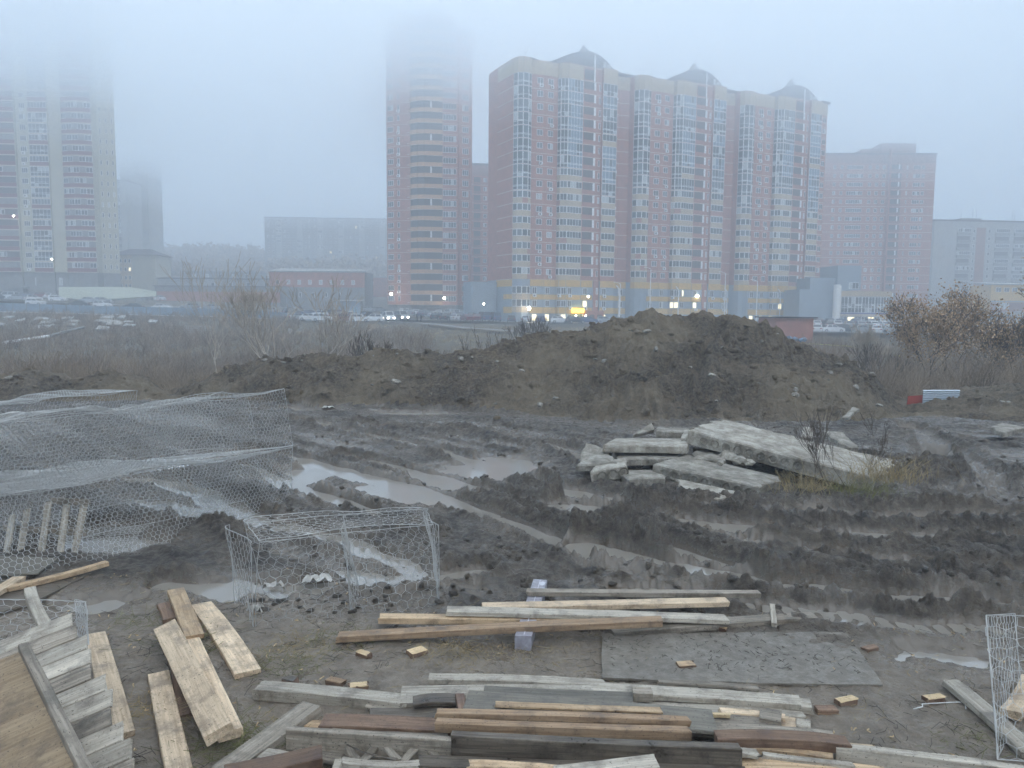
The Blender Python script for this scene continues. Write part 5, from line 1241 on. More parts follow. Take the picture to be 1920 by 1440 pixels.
def tree(name, label, cat, base, h, seed, depth=4, r=.07, stems=1, lean=.15, m=M_TWIGP, group=None, spread=.5, n=(2, 4), leaves=0, minr=.006, leafs=.10, ym=1):
    rng = random.Random(seed); root = empty(name, base, 0, label, cat, group); T = []; C = []
    for s in range(stems):
        d = Vector((rng.uniform(-lean, lean), rng.uniform(-lean, lean), 1)).normalized(); E = []
        grow(E, Vector((rng.uniform(-.1, .1) * stems, rng.uniform(-.1, .1) * stems, -.2)), d, h * .36, r * rng.uniform(.7, 1), depth, rng, spread, .5, n, minr)
        T += E[:3]; C += E[3:]
    zm = max(e[1][2] for e in T + C); k = h / zm
    T = [tuple([tuple(v * k for v in e[0]), tuple(v * k for v in e[1]), e[2], e[3]]) for e in T]; C = [tuple([tuple(v * k for v in e[0]), tuple(v * k for v in e[1]), e[2], e[3]]) for e in C]
    V, F = seg_tubes(T, 6); npmesh('trunk', V, F, m, root, True)
    V, F = seg_tubes(C, 3); npmesh('crown' if not leaves else 'branches', V, F, m, root, True)
    if leaves:
        tips = np.array([e[1] for e in C if e[3] < minr * 3.5]); rs = np.random.RandomState(seed); pk = tips[rs.randint(0, len(tips), leaves)] + rs.normal(0, .30, (leaves, 3)); pk = pk[pk[:, 2] > h * .28]; nl = len(pk)
        a = rs.normal(0, 1, (nl, 3)); a /= np.linalg.norm(a, axis=1, keepdims=True); b2 = np.cross(a, rs.normal(0, 1, (nl, 3))); b2 /= np.linalg.norm(b2, axis=1, keepdims=True)
        s = rs.uniform(.5, 1.1, (nl, 1)) * leafs
        Vl = np.stack([pk - a * s, pk + b2 * s * .6, pk + a * s, pk - b2 * s * .6], 1).reshape(-1, 3); npmesh('leaves', Vl, np.arange(nl * 4).reshape(-1, 4), M_LEAF, root)
    return root
def on(px, D, dz=0):
    x = (px - 960) / FPX * D; return Vector((x, D, gz(x, D) + dz))
tree('birch_tree', 'pale bare many stemmed tree rising behind the long bank left of the brick tower', 'tree', on(530, 36), 6.2, 3, 4, .12, 5, .75, spread=.75, n=(2, 3), minr=.011)
tree('birch_tree', 'slim bare sapling standing alone left of the pale many stemmed tree', 'tree', on(408, 47), 8.3, 8, 3, .07, 2, .3, spread=.5, n=(2, 3), minr=.012)
tree('bare_shrub', 'dark bare shrub behind the middle of the long bank', 'shrub', on(700, 33), 2.9, 14, 4, .04, 6, .55, M_TWIG, spread=.35, n=(1, 3), minr=.007)
tree('bare_tree', 'thin grey bare tree between the pale tree and the dark shrub', 'tree', on(622, 40), 4.6, 21, 3, .05, 3, .6, M_TWIGP, spread=.6, n=(2, 3), minr=.010)
tree('bare_shrub', 'sparse upright bare shrub where the bank begins to rise to the big mound', 'shrub', on(922, 34), 3.2, 25, 3, .03, 8, .3, M_TWIG, spread=.25, n=(1, 2), minr=.007)
tree('bare_shrub', 'bare shrub in front of the yellow lit sign of the long block', 'shrub', on(1000, 60), 3.8, 31, 4, .04, 6, .5, M_TWIG, spread=.4, n=(2, 3), minr=.009)
tree('bare_tree', 'bare pale tree beyond the right flank of the big mound', 'tree', on(1622, 42), 4.4, 35, 5, .06, 3, .45, M_TWIGP, spread=.5, n=(2, 3), minr=.008)
tree('leafy_tree', 'tree with brown withered leaves and dark forked trunk at the right', 'tree', on(1742, 46), 6.6, 44, 5, .13, 4, .8, M_BARK, spread=.9, n=(2, 3), leaves=11000, minr=.012, leafs=.085)
tree('leafy_tree', 'brown leaved small tree standing right of the forked leafy tree', 'tree', on(1855, 50), 5.0, 47, 4, .10, 4, .8, M_BARK, spread=.8, n=(2, 3), leaves=2600, minr=.012, leafs=.085)
tree('leafy_tree', 'tall greyish tree reaching in at the right edge above the yellow shop', 'tree', on(1985, 46), 9.0, 52, 5, .14, 3, .35, M_BARK, spread=.75, n=(2, 3), leaves=5000, minr=.012, leafs=.07)
tree('bare_shrub', 'brown bare shrub left of the leafy tree', 'shrub', on(1665, 40), 3.2, 57, 4, .04, 6, .5, M_TWIG, spread=.45, n=(2, 3), minr=.008)
tree('bare_tree', 'grey twiggy tree at the right edge behind the small mound', 'tree', on(1905, 38), 4.2, 61, 5, .06, 4, .5, M_TWIG, spread=.5, n=(2, 3), minr=.008, leaves=2500, leafs=.07)
# bare twiggy bush on the slabs
tree('dead_bush', 'leafless twiggy bush growing in front of the largest concrete slab', 'bush', P(1575, 912, 12.6) - Vector((0, 0, .1)), 1.45, 66, 4, .013, 6, .75, M_TWIG, spread=.42, n=(1, 3), minr=.0028)
def tuft(label, px, py, D, n, h, m, seed, sp=.25, name='grass_tuft'):
    rs = np.random.RandomState(seed); c = np.array(P(px, py, D)); E = []
    b = c + np.stack([rs.normal(0, sp, n), rs.normal(0, sp * .6, n), np.full(n, -.06)], 1); dirs = np.stack([rs.normal(0, .4, n), rs.normal(0, .4, n), np.ones(n)], 1); L = rs.uniform(.4, 1, n)[:, None] * h
    m1 = b + dirs * L * .5; e1 = m1 + (dirs * [1.6, 1.6, .8]) * L * .4
    E = np.concatenate([np.stack([b, m1], 1), np.stack([m1, e1], 1)]); V, F = tubes(E - c, np.concatenate([np.full(n, .0032), np.full(n, .0022)])); o = npmesh(name, V, F, m); o.location = c; return tag(o, kind='stuff')
tuft('dry straw tuft at the left foot of the twiggy bush', 1515, 922, 12.1, 170, .5, M_STRAW, 1)
tuft('tall straw tuft at the right end of the largest slab', 1665, 895, 12.4, 200, .55, M_STRAW, 2, .3)
tuft('yellow green grass tuft below the straw at the right end of the slab heap', 1612, 925, 11.9, 200, .34, M_GRASS, 3, .3)
# scrub filling the hollow behind the banks
def scrub(name, c0, c1, d0, d1, n, h0, h1, m, seed, k=14, thick=.012, label=None, mask=None):
    rs = np.random.RandomState(seed); D = np.sqrt(rs.uniform(d0 ** 2, d1 ** 2, n)); c = rs.uniform(c0, c1, n); X = (c - 960) / FPX * D
    dens = vn(X * .09, D * .06, seed) * .5 + .5; keep = rs.uniform(0, 1, n) < np.clip(dens * 1.6, .15, 1)
    if mask is not None: keep &= mask(c, D)
    X = X[keep]; D = D[keep]; n = len(X); Z = gzs(X, D); H = rs.uniform(h0, h1, n) * (0.6 + .7 * (vn(X * .15, D * .15, seed + 1) * .5 + .5))
    B = np.repeat(np.stack([X, D, Z - .1], 1), k, 0); HH = np.repeat(H, k)[:, None]; N = n * k
    B = B + np.stack([rs.normal(0, .35, N), rs.normal(0, .35, N), np.zeros(N)], 1)
    d = np.stack([rs.normal(0, .38, N), rs.normal(0, .38, N), np.ones(N)], 1); L = HH * rs.uniform(.5, 1, (N, 1))
    p1 = B + d * L * .5; p2 = p1 + (d + rs.normal(0, .3, (N, 3)) * [1, 1, .3]) * L * .5
    s1 = p1 + (d * .4 + rs.normal(0, .55, (N, 3))) * L * .4; s2 = (B + p1) / 2 + (d * .4 + rs.normal(0, .5, (N, 3))) * L * .35
    E = np.concatenate([np.stack([B, p1], 1), np.stack([p1, p2], 1), np.stack([p1, s1], 1), np.stack([(B + p1) / 2, s2], 1)])
    sc_ = np.tile(np.repeat(D / 50, k), 4) ** .6
    V, F = tubes(E, thick * sc_ * np.concatenate([np.ones(N), np.full(N, .6), np.full(N, .5), np.full(N, .5)]), 3)
    o = npmesh(name, V, F, m, smooth=True); tag(o, label, kind='stuff'); return o
nol = lambda c, D: ~((c > 760) & (c < 1000) & (D > 95)) & ~((c > 560) & (D > 118))
scrub('scrub', -120, 1020, 33, 60, 1500, .8, 2.0, M_SCRUB, 5, 12, .013, mask=nol)
scrub('scrub', -120, 800, 58, 150, 2600, .8, 2.3, M_SCRUB, 6, 9, .017, mask=nol)
scrub('scrub', 1440, 2050, 34, 75, 1900, 1.0, 2.8, M_SCRUB, 7, 13, .014)
scrub('scrub', 1500, 2100, 70, 118, 800, .8, 2.2, M_SCRUB, 8, 9, .017)
scrub('dry_grass', -120, 1100, 36, 140, 2600, .25, .7, mat('pale_dry_grass', (.34, .275, .175), .9, var=.3, scale=.4), 9, 8, .012)
# far wooded hill: crowns lost in fog
rs = np.random.RandomState(12); Vw = []; nw = 0
cw_ = rs.uniform(200, 740, 900); dw_ = rs.uniform(330, 520, 900); xw_ = (cw_ - 960) / FPX * dw_; zw_ = gzs(xw_, dw_)
Bp = np.repeat(np.stack([xw_, dw_, zw_], 1), 34, 0); N = len(Bp); d = rs.normal(0, 1, (N, 3)) * [1.5, 1.5, 1.6] + [0, 0, 3.6]
p1 = Bp + d; a = rs.normal(0, .5, (N, 3)); b2 = rs.normal(0, .5, (N, 3)); Vl = np.stack([p1 - a, p1 - b2, p1 + a, p1 + b2], 1).reshape(-1, 3)
tag(npmesh('far_wood', Vl, np.arange(N * 4).reshape(-1, 4), M_SCRUB), kind='stuff')
# litter: twigs, straw, chips trodden into the mud
def litter(name, n, m, poly, L, r, seed, z=.012):
    rs = np.random.RandomState(seed); q = [G(*p) for p in poly]; xs = [v.x for v in q]; ys = [v.y for v in q]
    X = rs.uniform(min(xs), max(xs), n * 3); Y = rs.uniform(min(ys), max(ys), n * 3); k = inpoly(X, Y, [(v.x, v.y) for v in q]); cl = vn(X * 1.3, Y * 1.3, seed) > -.15; X = X[k & cl][:n]; Y = Y[k & cl][:n]; n = len(X); Z = gzs(X, Y) + z * .6
    a = rs.uniform(0, math.pi, n); l = rs.uniform(.3, 1, n) * L; dx = np.cos(a) * l / 2; dy = np.sin(a) * l / 2
    E = np.stack([np.stack([X - dx, Y - dy, Z], 1), np.stack([X + dx, Y + dy, Z + rs.uniform(-.004, .02, n)], 1)], 1); mid = E.mean(1) + rs.normal(0, .012, (n, 3)) * [1, 1, .2]
    E = np.concatenate([np.stack([E[:, 0], mid], 1), np.stack([mid, E[:, 1]], 1)]); V, F = tubes(E, r, 3); return tag(npmesh(name, V, F, m), kind='stuff')
FG = [(-60, 1090), (600, 1085), (1000, 1150), (1990, 1170), (1990, 1500), (-60, 1500)]
litter('dark_twigs', 1100, M_BARK, FG, .15, .0021, 1); litter('straw_litter', 800, M_STRAW, FG, .10, .0016, 2); litter('wood_chips', 260, W_FRESH, FG, .035, .005, 3)
litter('dark_twigs', 260, M_BARK, [(1130, 1190), (1585, 1186), (1650, 1282), (1130, 1270)], .05, .0022, 4, .06)
for i, (px, py, n, h) in enumerate([(560, 1215, 190, .07), (345, 1210, 130, .10), (530, 1250, 200, .06), (860, 1225, 240, .06), (440, 1400, 260, .10), (280, 1170, 90, .1), (1000, 1225, 120, .04), (640, 1195, 130, .06), (1850, 1400, 150, .05), (300, 1330, 200, .08)]):
    g = G(px, py, .02); rs = np.random.RandomState(70 + i); c = np.array(g)
    b = c + np.stack([rs.normal(0, .22, n), rs.normal(0, .16, n), np.zeros(n)], 1); b[:, 2] = gzs(b[:, 0], b[:, 1]) - .005; d = np.stack([rs.normal(0, 1, n), rs.normal(0, 1, n), rs.uniform(.15, .9, n)], 1) * h
    V, F = tubes(np.stack([b, b + d], 1), .0018); tag(npmesh('grass', V, F, M_GRASS if i % 3 else M_STRAW), kind='stuff')
# stones and clods strewn over the banks
mb = MB(); mc = MB(); rg = random.Random(5)
for i in range(1500):
    c = rg.uniform(-50, 1950); d = rg.uniform(20, 27.5); x = (c - 960) / FPX * d; z = gz(x, d)
    if z < .15: continue
    s = rg.choice([.04, .05, .07, .1, .14]); rock(mb if rg.random() < .9 else mc, (x, d, z + s * .1), s * (1 if rg.random() < .9 else 1.5), i)
tag(mb.build('clods', M_SOIL), kind='stuff'); tag(mc.build('pale_stones', M_SLAB2), kind='stuff')
mb = MB()
for i in range(700):
    px = rg.uniform(450, 1960); py = rg.uniform(790, 1160); g = G(px, py); s = rg.uniform(.02, .06)
    rock(mb, (g.x, g.y, gz(g.x, g.y) + s * .15), s, i + 999)
tag(mb.build('clods', M_MUD), kind='stuff')

# ================================================================ roads and cars
M_ASPH = mat('wet_asphalt', (.075, .077, .08), .35, .5, var=.2, scale=.3); M_PATH = mat('pale_path', (.22, .22, .22), .5, .4, var=.15, scale=.3)
def ribbon(name, pts, w, m, dz=.22):
    L = [Vector((*on(c, d)[:2], 0)) for c, d in pts]; P_ = []
    for a, b2 in zip(L[:-1], L[1:]):
        n = max(2, int((b2 - a).length / 3))
        for i in range(n): P_.append(a.lerp(b2, i / n))
    P_.append(L[-1]); mb = MB(); vs = []
    for i, p in enumerate(P_):
        d = (P_[min(i + 1, len(P_) - 1)] - P_[max(i - 1, 0)]).normalized(); s = Vector((-d.y, d.x, 0)) * w / 2
        za = max(gz(p.x + s.x, p.y + s.y), gz(p.x, p.y), gz(p.x - s.x, p.y - s.y)) + dz
        vs += [(p.x + s.x, p.y + s.y, za), (p.x - s.x, p.y - s.y, za)]
    mb.mesh(vs, [(2 * i, 2 * i + 1, 2 * i + 3, 2 * i + 2) for i in range(len(P_) - 1)]); return tag(mb.build(name, m), kind='structure')
ribbon('road', [(-700, 186), (0, 184), (300, 186), (600, 172), (760, 160), (1000, 168), (1400, 172), (1700, 175), (2100, 180)], 15, M_ASPH, .25)
ribbon('path', [(600, 140), (700, 146), (780, 142), (860, 128), (930, 116), (1100, 104)], 2.4, M_PATH, .45)
ribbon('road', [(1480, 136), (1700, 138), (2100, 142)], 16, M_ASPH, .3)
ribbon('verge', [(1400, 112), (1700, 110), (2100, 108)], 4.0, mat('green_verge', (.06, .08, .035), .9, var=.3, scale=.4), .3)
def paint(n, c, r=.25): return mat('car_paint_' + n, c, r, .6, metal=.2, var=0)
PAINTS = [('white', (.66, .67, .68)), ('silver', (.33, .35, .37)), ('dark grey', (.06, .065, .07)), ('black', (.015, .016, .018)), ('dark red', (.16, .02, .025)), ('blue', (.05, .08, .16))]
PM_ = {n: paint(n.replace(' ', '_'), c) for n, c in PAINTS}
M_TYRE = mat('tyre', (.02, .02, .02), .8, var=0); M_RIM = mat('rim', (.35, .36, .38), .35, metal=.6, var=0); M_CGL = mat('car_glass', (.03, .035, .04), .08, .8, var=0)
M_HL = mat('headlight_glass', (.6, .6, .6), .2, var=0); M_HLON = mat('headlight_lit', (1, 1, 1), .2, var=0, emit=(1, .97, .9), estr=9); M_TL = mat('tail_light', (.25, .01, .01), .3, var=0)
def car_meshes(kind):
    prof = {'sedan': ([(-2.2, .25), (-2.2, .82), (-1.6, .95), (1.35, .98), (2.05, .8), (2.2, .55), (2.2, .25)], [(-1.55, .93), (-1.0, 1.42), (.35, 1.44), (1.15, .96)]),
            'hatchback': ([(-1.95, .25), (-1.98, .9), (-1.8, 1.0), (1.2, 1.0), (1.85, .82), (1.95, .5), (1.95, .25)], [(-1.85, .98), (-1.55, 1.5), (.25, 1.52), (1.0, .98)]),
            'van': ([(-2.3, .3), (-2.3, 1.1), (-2.25, 1.15), (1.6, 1.15), (2.2, .95), (2.3, .6), (2.3, .3)], [(-2.25, 1.13), (-2.15, 1.95), (1.0, 1.95), (1.7, 1.13)])}[kind]
    lo, hi = prof; mb = MB(); W = .88
    def ext(pf, w0, w1, m, zt=None):
        n = len(pf); zm = max(z for x, z in pf); z0 = min(z for x, z in pf)
        wd = [w0 + (w1 - w0) * ((z - z0) / max(zm - z0, .01)) for x, z in pf]
        vs = [(x, -wd[i], z) for i, (x, z) in enumerate(pf)] + [(x, wd[i], z) for i, (x, z) in enumerate(pf)]
        mb.mesh(vs, [tuple(range(n))[::-1], tuple(range(n, 2 * n))] + [(i, (i + 1) % n, n + (i + 1) % n, n + i) for i in range(n)], m)
    ext(lo, W, W - .05, 0); ext(hi, W - .06, W - .22, 0)
    body = mb; gl = MB(); a, b2, c, d = hi; zr = b2[1]
    def lerp(p, q, t): return (p[0] + (q[0] - p[0]) * t, p[1] + (q[1] - p[1]) * t)
    def wy(z): return (W - .06) + (-.16) * ((z - hi[0][1]) / (zr - hi[0][1]))
    for s in (-1, 1):
        for (t0, t1) in ((.06, .48), (.53, .94)):
            q = [lerp(lerp(a, d, t0), lerp(b2, c, t0), .14), lerp(lerp(a, d, t1), lerp(b2, c, t1), .14), lerp(lerp(a, d, t1), lerp(b2, c, t1), .88), lerp(lerp(a, d, t0), lerp(b2, c, t0), .88)]
            gl.mesh([(x, s * (wy(z) + .012), z) for x, z in q], [(0, 1, 2, 3)])
    for (p, q_, sg_) in ((a, b2, -1), (d, c, 1)):
        u, v = lerp(p, q_, .12), lerp(p, q_, .9)
        gl.mesh([(u[0] + sg_ * .015, -wy(u[1]) + .1, u[1]), (u[0] + sg_ * .015, wy(u[1]) - .1, u[1]), (v[0] + sg_ * .015, wy(v[1]) - .1, v[1]), (v[0] + sg_ * .015, -wy(v[1]) + .1, v[1])], [(0, 1, 2, 3)])
    return body, gl, lo
def wheel_mb():
    t = MB(); t.tube((0, -.1, 0), (0, .1, 0), .32, .32, 12, 0, True); r_ = MB(); r_.tube((0, -.112, 0), (0, .112, 0), .19, .19, 10, 0, True); return t, r_
wt, wr = wheel_mb(); WT = wt.data('tyre', M_TYRE); WR_ = wr.data('rim', M_RIM)
CM = {}
def make_car(kind, pn, lit=False):
    key = (kind, pn, lit)
    if key in CM: return copy_tree(CM[key])
    body, gl, lo = car_meshes(kind); root = empty('parked_car' if not lit else 'car', (0, 0, 0)); body.build('body', PM_[pn], root); gl.build('window_glass', M_CGL, root)
    x1 = max(x for x, z in lo); x0 = min(x for x, z in lo)
    for sx in (x0 + .75, x1 - .75):
        for sy in (-.8, .8):
            w_ = bpy.data.objects.new('wheel', WT); col.objects.link(w_); w_.parent = root; w_.location = (sx, sy, .32)
            r_ = bpy.data.objects.new('rim', WR_); col.objects.link(r_); r_.parent = w_
    for sy in (-.62, .62):
        h_ = MB(); h_.box((x1 - .1, sy - .17, .56), (x1 + .03, sy + .17, .74)); h_.build('headlight', M_HLON if lit else M_HL, root)
        h_ = MB(); h_.box((x0 - .03, sy - .15, .62), (x0 + .1, sy + .15, .84)); h_.build('tail_light', M_TL, root)
    CM[key] = root; return root
ROWS = [ # place, columns, distance, heading choices (deg), kinds
 ('in the row at the cream tower base', [8, 30, 52, 84, 100, 140, 156], 208, (80, 95, 20)),
 ('in the nearer row before the cream tower', [4, 20, 38, 66, 112, 170, 196], 194, (10, 175, 60)),
 ('on the road behind the blue fence', [70, 150, 195, 252, 306, 357, 398], 176, (0, 180)),
 ('beside the right end of the white hoarding', [279, 302], 228, (90, 80)),
 ('behind the pale many stemmed tree', [500, 548, 580, 600, 616, 640], 168, (0, 180, 30)),
 ('at the bend left of the lit van', [634, 662, 690], 160, (70, 110, 90)),
 ('in the nearer line left of the lit van', [556, 582, 606, 628, 652, 676, 700], 146, (0, 20, 60, 180)),
 ('on the slope right of the brick workshop', [700, 712, 690], 235, (30, 160)),
 ('in the far row before the round tower', [765, 782, 800, 822, 842, 860, 880, 900], 200, (90, 80, 100)),
 ('in the middle row before the round tower', [770, 792, 818, 838, 862, 885, 903], 184, (85, 95, 30)),
 ('in the near row beside the lawn', [822, 838, 856, 874, 890, 906, 926], 164, (60, 70, 110)),
 ('along the foot of the long block', [958, 985, 1012, 1048, 1078, 1102, 1134, 1160], 162, (0, 20, 90)),
 ('in the far row before the glazed shop', [1530, 1552, 1576, 1600, 1626, 1648, 1672], 182, (90, 80, 20)),
 ('in the middle row before the glazed shop', [1528, 1546, 1566, 1588, 1610, 1630, 1652, 1690], 160, (80, 100, 90)),
 ('in the near row right of the brick kiosk', [1530, 1556, 1580, 1612, 1642, 1676, 1712], 138, (70, 100, 10)),
 ('on the rise left of the leafy tree', [1670, 1684, 1700, 1712, 1675, 1692, 1708], 232, (80, 95, 10)),
 ('at the right edge before the yellow shop', [1800, 1826, 1860, 1893], 190, (0, 90, 20))]
ORD = ['first', 'second', 'third', 'fourth', 'fifth', 'sixth', 'seventh', 'eighth']
rg = random.Random(11)
for (place_, cs, D_, hd) in ROWS:
    for i, c in enumerate(sorted(cs)):
        kind = rg.choice(['sedan', 'hatchback', 'hatchback', 'sedan', 'van'] if rg.random() < .35 else ['sedan', 'hatchback']); pn = rg.choice(['white', 'white', 'silver', 'silver', 'dark grey', 'black', 'white', 'dark red', 'blue', 'white', 'silver'])
        o = make_car(kind, pn); d = D_ + rg.uniform(-1.5, 1.5); x = (c - 960) / FPX * d; o.location = (x, d, gz(x, d) + .3 + (.0)); o.rotation_euler = (0, 0, R(rg.choice(hd) + rg.uniform(-6, 6)))
        tag(o, '%s %s %s from the left %s' % (pn, kind, ORD[i], place_), 'car', 'cars parked ' + place_)
for c, d, k, pn, l_ in ((726, 150, 'van', 'white', 'white minibus with both headlights lit coming down the road bend'), (752, 156, 'van', 'silver', 'silver van with lit headlights following the white minibus')):
    o = make_car(k, pn, True); x = (c - 960) / FPX * d; o.location = (x, d, gz(x, d) + .3); o.rotation_euler = (0, 0, R(-62)); tag(o, l_, 'van')
# lamps that are lit
M_BULB = mat('lit_lamp', (1, 1, 1), .3, var=0, emit=(1, .93, .78), estr=14)
for i, (px, py, D_, l_, r_) in enumerate([(992, 578, 182.2, 'strong white lamp on the corner of the long block above the shop windows', .42), (733, 551, 221, 'bright lamp at the lower left corner of the round fronted tower', .38), (833, 559, 219, 'lamp at the right end of the lowest tan balcony of the round tower', .32),
      (907, 570, 183, 'small white lamp at the left edge of the grey base of the long block', .2), (1103, 556, 186, 'warm lamp on the brick stair strip of the long block', .25), (1308, 555, 204, 'lamp high on the middle stair strip of the long block', .3), (1080, 592, 183, 'left lamp of the porch of the long block', .16), (1098, 592, 183.5, 'right lamp of the porch of the long block', .16),
      (25, 405, 222, 'warm light on a balcony of the cream tower at the left edge', .22), (97, 486, 222, 'warm light on a lower balcony of the cream tower', .2), (1490, 556, 222, 'small lamp at the right end of the long block', .2)]):
    p = P(px, py, D_); rt_ = empty('wall_lamp', p, 0, l_, 'lamp', 'lit lamps on the buildings'); mb = MB(); N = 10
    vs = [(r_ * math.sin(math.pi * j / 6) * math.cos(6.283 * k / N), r_ * math.sin(math.pi * j / 6) * math.sin(6.283 * k / N), r_ * math.cos(math.pi * j / 6)) for j in range(7) for k in range(N)]
    mb.mesh(vs, [(j * N + k, j * N + (k + 1) % N, (j + 1) * N + (k + 1) % N, (j + 1) * N + k) for j in range(6) for k in range(N)]); mb.build('bulb', M_BULB, rt_)
    mb = MB(); mb.box((-.12, r_ * .7, r_ * .3), (.12, r_ * .7 + .9, r_ * .3 + .12)); mb.build('bracket', M_CONC, rt_)

# ================================================================ things in the hollow
cg = empty('wire_crate', on(370, 100), R(12), 'stack of grey wire crates standing alone in the hollow left of the bare sapling', 'crate')
mb = MB()
for j in range(8):
    for s in (0, 1.0): mb.tube((-1.5, s, j * .29), (1.5, s, j * .29), .03, .03, 4)
    for s in (-1.5, 1.5): mb.tube((s, 0, j * .29), (s, 1, j * .29), .03, .03, 4)
for i in range(13):
    for s in (0, 1.0): mb.tube((-1.5 + i * .25, s, 0), (-1.5 + i * .25, s, 2.05), .028, .028, 4)
mb.build('grid', M_CONC2 if False else M_SLABF, cg)
pp = empty('pipe', on(40, 85), 0, 'long pale pipe lying across the hollow at the left edge', 'pipe'); mb = MB(); mb.tube(P(-80, 655, 82) - pp.location, P(92, 630, 92) - pp.location, .16, .16, 8, 0, True); mb.build('pipe_run', M_WHITE, pp)
mb = MB(); mb.tube(P(94, 630, 92) - pp.location, P(158, 613, 100) - pp.location, .2, .16, 6, 0, True); mb.build('pipe_end', M_CONC, pp)
rg = random.Random(3)
for i, (c, y) in enumerate([(16, 594), (36, 600), (2, 608), (78, 597), (88, 604), (100, 601), (98, 610), (80, 613), (126, 596), (136, 601), (128, 608), (186, 601), (200, 595), (208, 602), (216, 606), (192, 615), (228, 594), (240, 602), (242, 609), (286, 602)]):
    D_ = 124 + (600 - y) * .9; p = P(c, y, D_); s = rg.uniform(.5, 1.2); a = rg.uniform(-.5, .5)
    q = [p + Vector((s * dx * math.cos(a), s * dx * math.sin(a) + dy * .5, dz * .5 * s)) for dx, dy, dz in ((-1, 1, rg.uniform(.2, .8)), (1, 1, rg.uniform(.1, .7)), (1, -1, -.3), (-1, -1, -.4))]
    slab('%s broken slab from the left in the far rubble below the blue fence' % ['first', 'second', 'third', 'fourth', 'fifth', 'sixth', 'seventh', 'eighth', 'ninth', 'tenth', 'eleventh', 'twelfth', 'thirteenth', 'fourteenth', 'fifteenth', 'sixteenth', 'seventeenth', 'eighteenth', 'nineteenth', 'twentieth'][i] if False else 'x', q, .22, M_SLABF, 0, .04, group='broken slabs in the far rubble below the blue fence')
ob = sorted([o for o in col.objects if o.get('label') == 'x'], key=lambda o: o.location.x / o.location.y)
for i, o in enumerate(ob): o['label'] = 'grey broken slab, number %s from the left in the far rubble below the blue fence' % ['one', 'two', 'three', 'four', 'five', 'six', 'seven', 'eight', 'nine', 'ten', 'eleven', 'twelve', 'thirteen', 'fourteen', 'fifteen', 'sixteen', 'seventeen', 'eighteen', 'nineteen', 'twenty'][i]
# corrugated sheet fence and red panel by the right mound
M_CORR = mat('white_corrugated', (.50, .56, .62), .4, .5, var=.06); M_REDP = mat('red_panel', (.30, .06, .045), .7, var=.25, scale=2)
cf = empty('metal_fence', P(1762, 760, 26.2), 0, 'white corrugated metal fence panel half covered by the right mound', 'fence'); a, b2 = P(1731, 731, 26.2), P(1800, 731, 26.2)
mb = MB(); n = 9; hh = (P(1731, 731, 26.2) - P(1731, 768, 26.2)).z; vs = []
for j in range(2 * n + 1): 
    z = -hh * j / (2 * n); o_ = -.03 if j % 2 else .03
    for p in (a, b2): vs.append((p.x - cf.location.x, o_, p.z - cf.location.z + z))
mb.mesh(vs, [(2 * j, 2 * j + 1, 2 * j + 3, 2 * j + 2) for j in range(2 * n)]); mb.build('panel', M_CORR, cf)
mb = MB(); mb.tube((a.x - cf.location.x + .15, .08, -1), (a.x - cf.location.x + .15, .08, a.z - cf.location.z), .03, .03, 6); mb.build('post', M_REDP, cf)
q = [P(1703, 743, 26.4), P(1731, 741, 26.4), P(1734, 780, 26.3), P(1698, 780, 26.3)]
mb = MB(); mb.mesh([tuple(v) for v in q] + [(v.x, v.y + .04, v.z) for v in q], [(3, 2, 1, 0), (4, 5, 6, 7), (0, 1, 5, 4), (1, 2, 6, 5), (2, 3, 7, 6), (3, 0, 4, 7)])
c = sum(q, Vector()) / 4; mb.v = [(v[0] - c.x, v[1] - c.y, v[2] - c.z) for v in mb.v]; tag(mb.build('red_sheet', M_REDP, loc=c), 'rusty red sheet standing left of the white corrugated fence', 'sheet')
cf2 = empty('metal_fence', P(1910, 745, 29), 0, 'dark green ribbed metal sheet at the right edge on the small mound', 'fence'); mb = MB(); vs = []; a, b2 = P(1896, 733, 28.6), P(1990, 738, 28.6)
for j in range(9):
    for p in (a, b2): vs.append((p.x - cf2.location.x, (-.03 if j % 2 else .03), p.z - cf2.location.z - j * .07))
mb.mesh(vs, [(2 * j, 2 * j + 1, 2 * j + 3, 2 * j + 2) for j in range(8)]); mb.build('panel', mat('green_metal', (.05, .08, .08), .4, var=.1), cf2)
board('broken timber end sticking out of the foot of the right mound', (1748, 770), (1760, 752), .6, .12, .05, W_LG, 'timber', 'timber', D=(25.5, 27))
# blue tarpaulin heap and tape behind the kiosk corner
mb = MB(); rg = random.Random(4)
for i in range(12): rock(mb, ((i - 6) * .32, rg.uniform(-.3, .3), rg.uniform(0, .2)), rg.uniform(.3, .55), i)
tag(mb.build('tarpaulin', mat('blue_tarp', (.09, .17, .28), .5, var=.3, scale=3), loc=P(1486, 638, 96)), 'crumpled blue tarpaulin heap at the foot of the brick kiosk', 'tarpaulin')
tp = empty('barrier_tape', P(1500, 645, 90), 0, 'yellow barrier tape strung beyond the big mound towards the leafy tree', 'tape'); mb = MB(); ps_ = [P(*t) for t in ((1486, 644, 92), (1530, 645, 88), (1590, 649, 76), (1640, 660, 70), (1690, 668, 66))]
for a, b2 in zip(ps_[:-1], ps_[1:]): mb.tube(a - tp.location, b2 - tp.location, .05, .05, 4)
mb.build('tape', mat('yellow_tape', (.6, .55, .12), .5, var=0), tp)
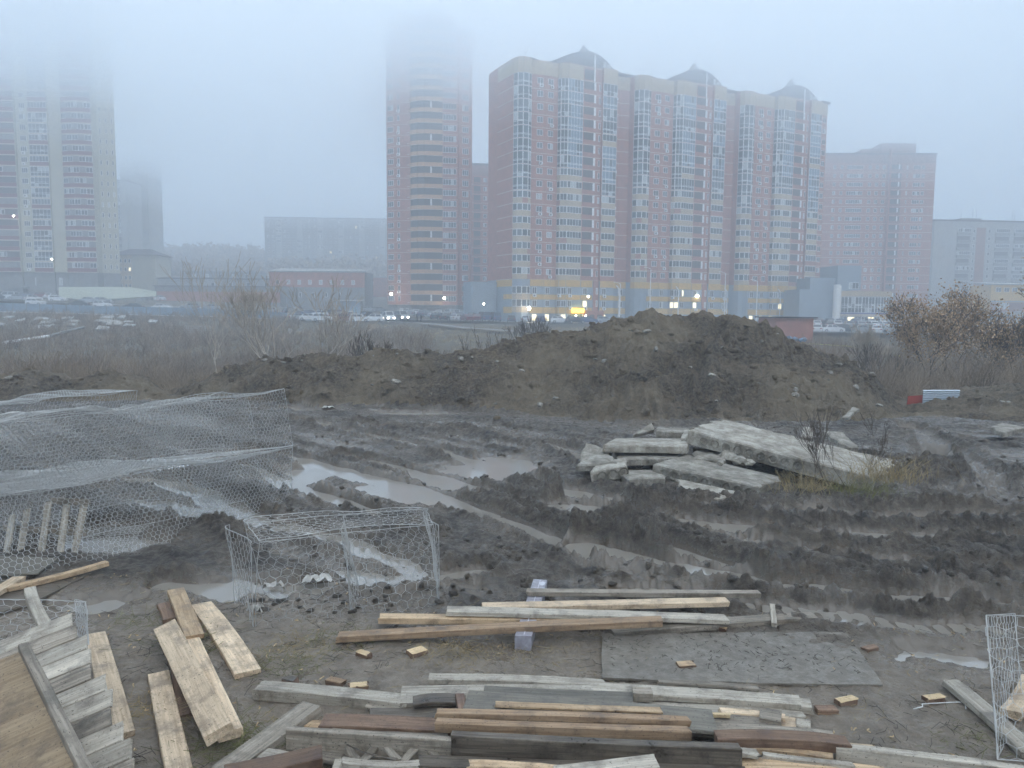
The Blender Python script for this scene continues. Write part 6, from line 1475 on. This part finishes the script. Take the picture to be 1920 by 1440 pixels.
for i, (px, D_, h_) in enumerate(((1216, 176, 12.5), (1355, 172, 11.5), (1160, 176, 9), (1415, 170, 9.8))):
    b_ = on(px, D_); sl = empty('street_lamp', b_, 0, ['tall pale pole second from the left before the long block', 'tall pale pole before the right part of the long block', 'leftmost thin pole before the long block', 'thin pole before the right end of the long block'][i], 'street lamp', 'poles before the long block')
    mb = MB(); mb.tube((0, 0, -.3), (0, 0, h_), .13, .08, 6); mb.build('pole', M_WHITE, sl); mb = MB(); mb.tube((0, 0, h_), (-1.0, 0, h_ + .35), .06, .05, 5); mb.box((-1.5, -.12, h_ + .3), (-.9, .12, h_ + .42)); mb.build('lamp_head', M_WHITE, sl)
rd = on(667, 148); sg9 = empty('road_sign', rd, 0, 'small square road sign beside the bend near the lit minibus', 'sign'); mb = MB(); mb.tube((0, 0, 0), (0, 0, 3), .05, .05, 5); mb.build('pole', M_CONC, sg9); mb = MB(); mb.box((-.4, -.03, 2), (.4, .03, 3.1)); mb.build('sign_plate', mat('sign_plate', (.3, .42, .5), .5, var=0), sg9)
for i, (c, d, z_) in enumerate(((782, 150, 0), (789, 150.5, 0))):
    # two small figures walking by the van
    b_ = on(c, d, .35); me = bpy.data.meshes.new('person')
    J = [(0, 0, .95), (0, 0, 1.2), (0, 0, 1.42), (0, 0, 1.52), (0, .0, 1.68), (-.19, 0, 1.38), (-.25, .02, 1.1), (-.24, -.08, .86), (.19, 0, 1.38), (.25, -.02, 1.1), (.24, .08, .86), (-.09, 0, .9), (-.1, -.12, .48), (-.1, .05, .06), (.09, 0, .9), (.1, .12, .48), (.1, .16, .06), (-.1, -.1, .04), (.1, 0, .04)]
    Ed = [(0, 1), (1, 2), (2, 3), (3, 4), (2, 5), (5, 6), (6, 7), (2, 8), (8, 9), (9, 10), (0, 11), (11, 12), (12, 13), (0, 14), (14, 15), (15, 16), (13, 17), (16, 18)]
    rad_ = [.15, .15, .13, .06, .10, .075, .055, .04, .075, .055, .04, .10, .07, .05, .10, .07, .05, .045, .045]
    me.from_pydata(J, Ed, []); me.update(); o = bpy.data.objects.new('person', me); col.objects.link(o); me.materials.append(mat('dark_coat', (.03, .032, .04), .9, var=0)); o.location = b_; o.rotation_euler = (0, 0, R(40))
    md = o.modifiers.new('skin', 'SKIN'); 
    for v, r_ in zip(me.skin_vertices[0].data, rad_): v.radius = (r_, r_)
    me.skin_vertices[0].data[0].use_root = True; o.modifiers.new('sub', 'SUBSURF').levels = 1
    tag(o, ['left of two people in dark coats walking by the lit van', 'right of two people in dark coats walking by the lit van'][i], 'person')
haze('haze', -770, 770, -770, 770, -4, 90, .0029, (.82,.905,1.0))
haze('haze', -769, 769, -769, 769, 46, 89, .0075, (.81,.885,.95))  # lower layer of the low cloud that swallows the tower tops
haze('haze', -768, 768, -768, 768, 60, 88, .032, (.81,.885,.95))  # denser upper layer of the same low cloud
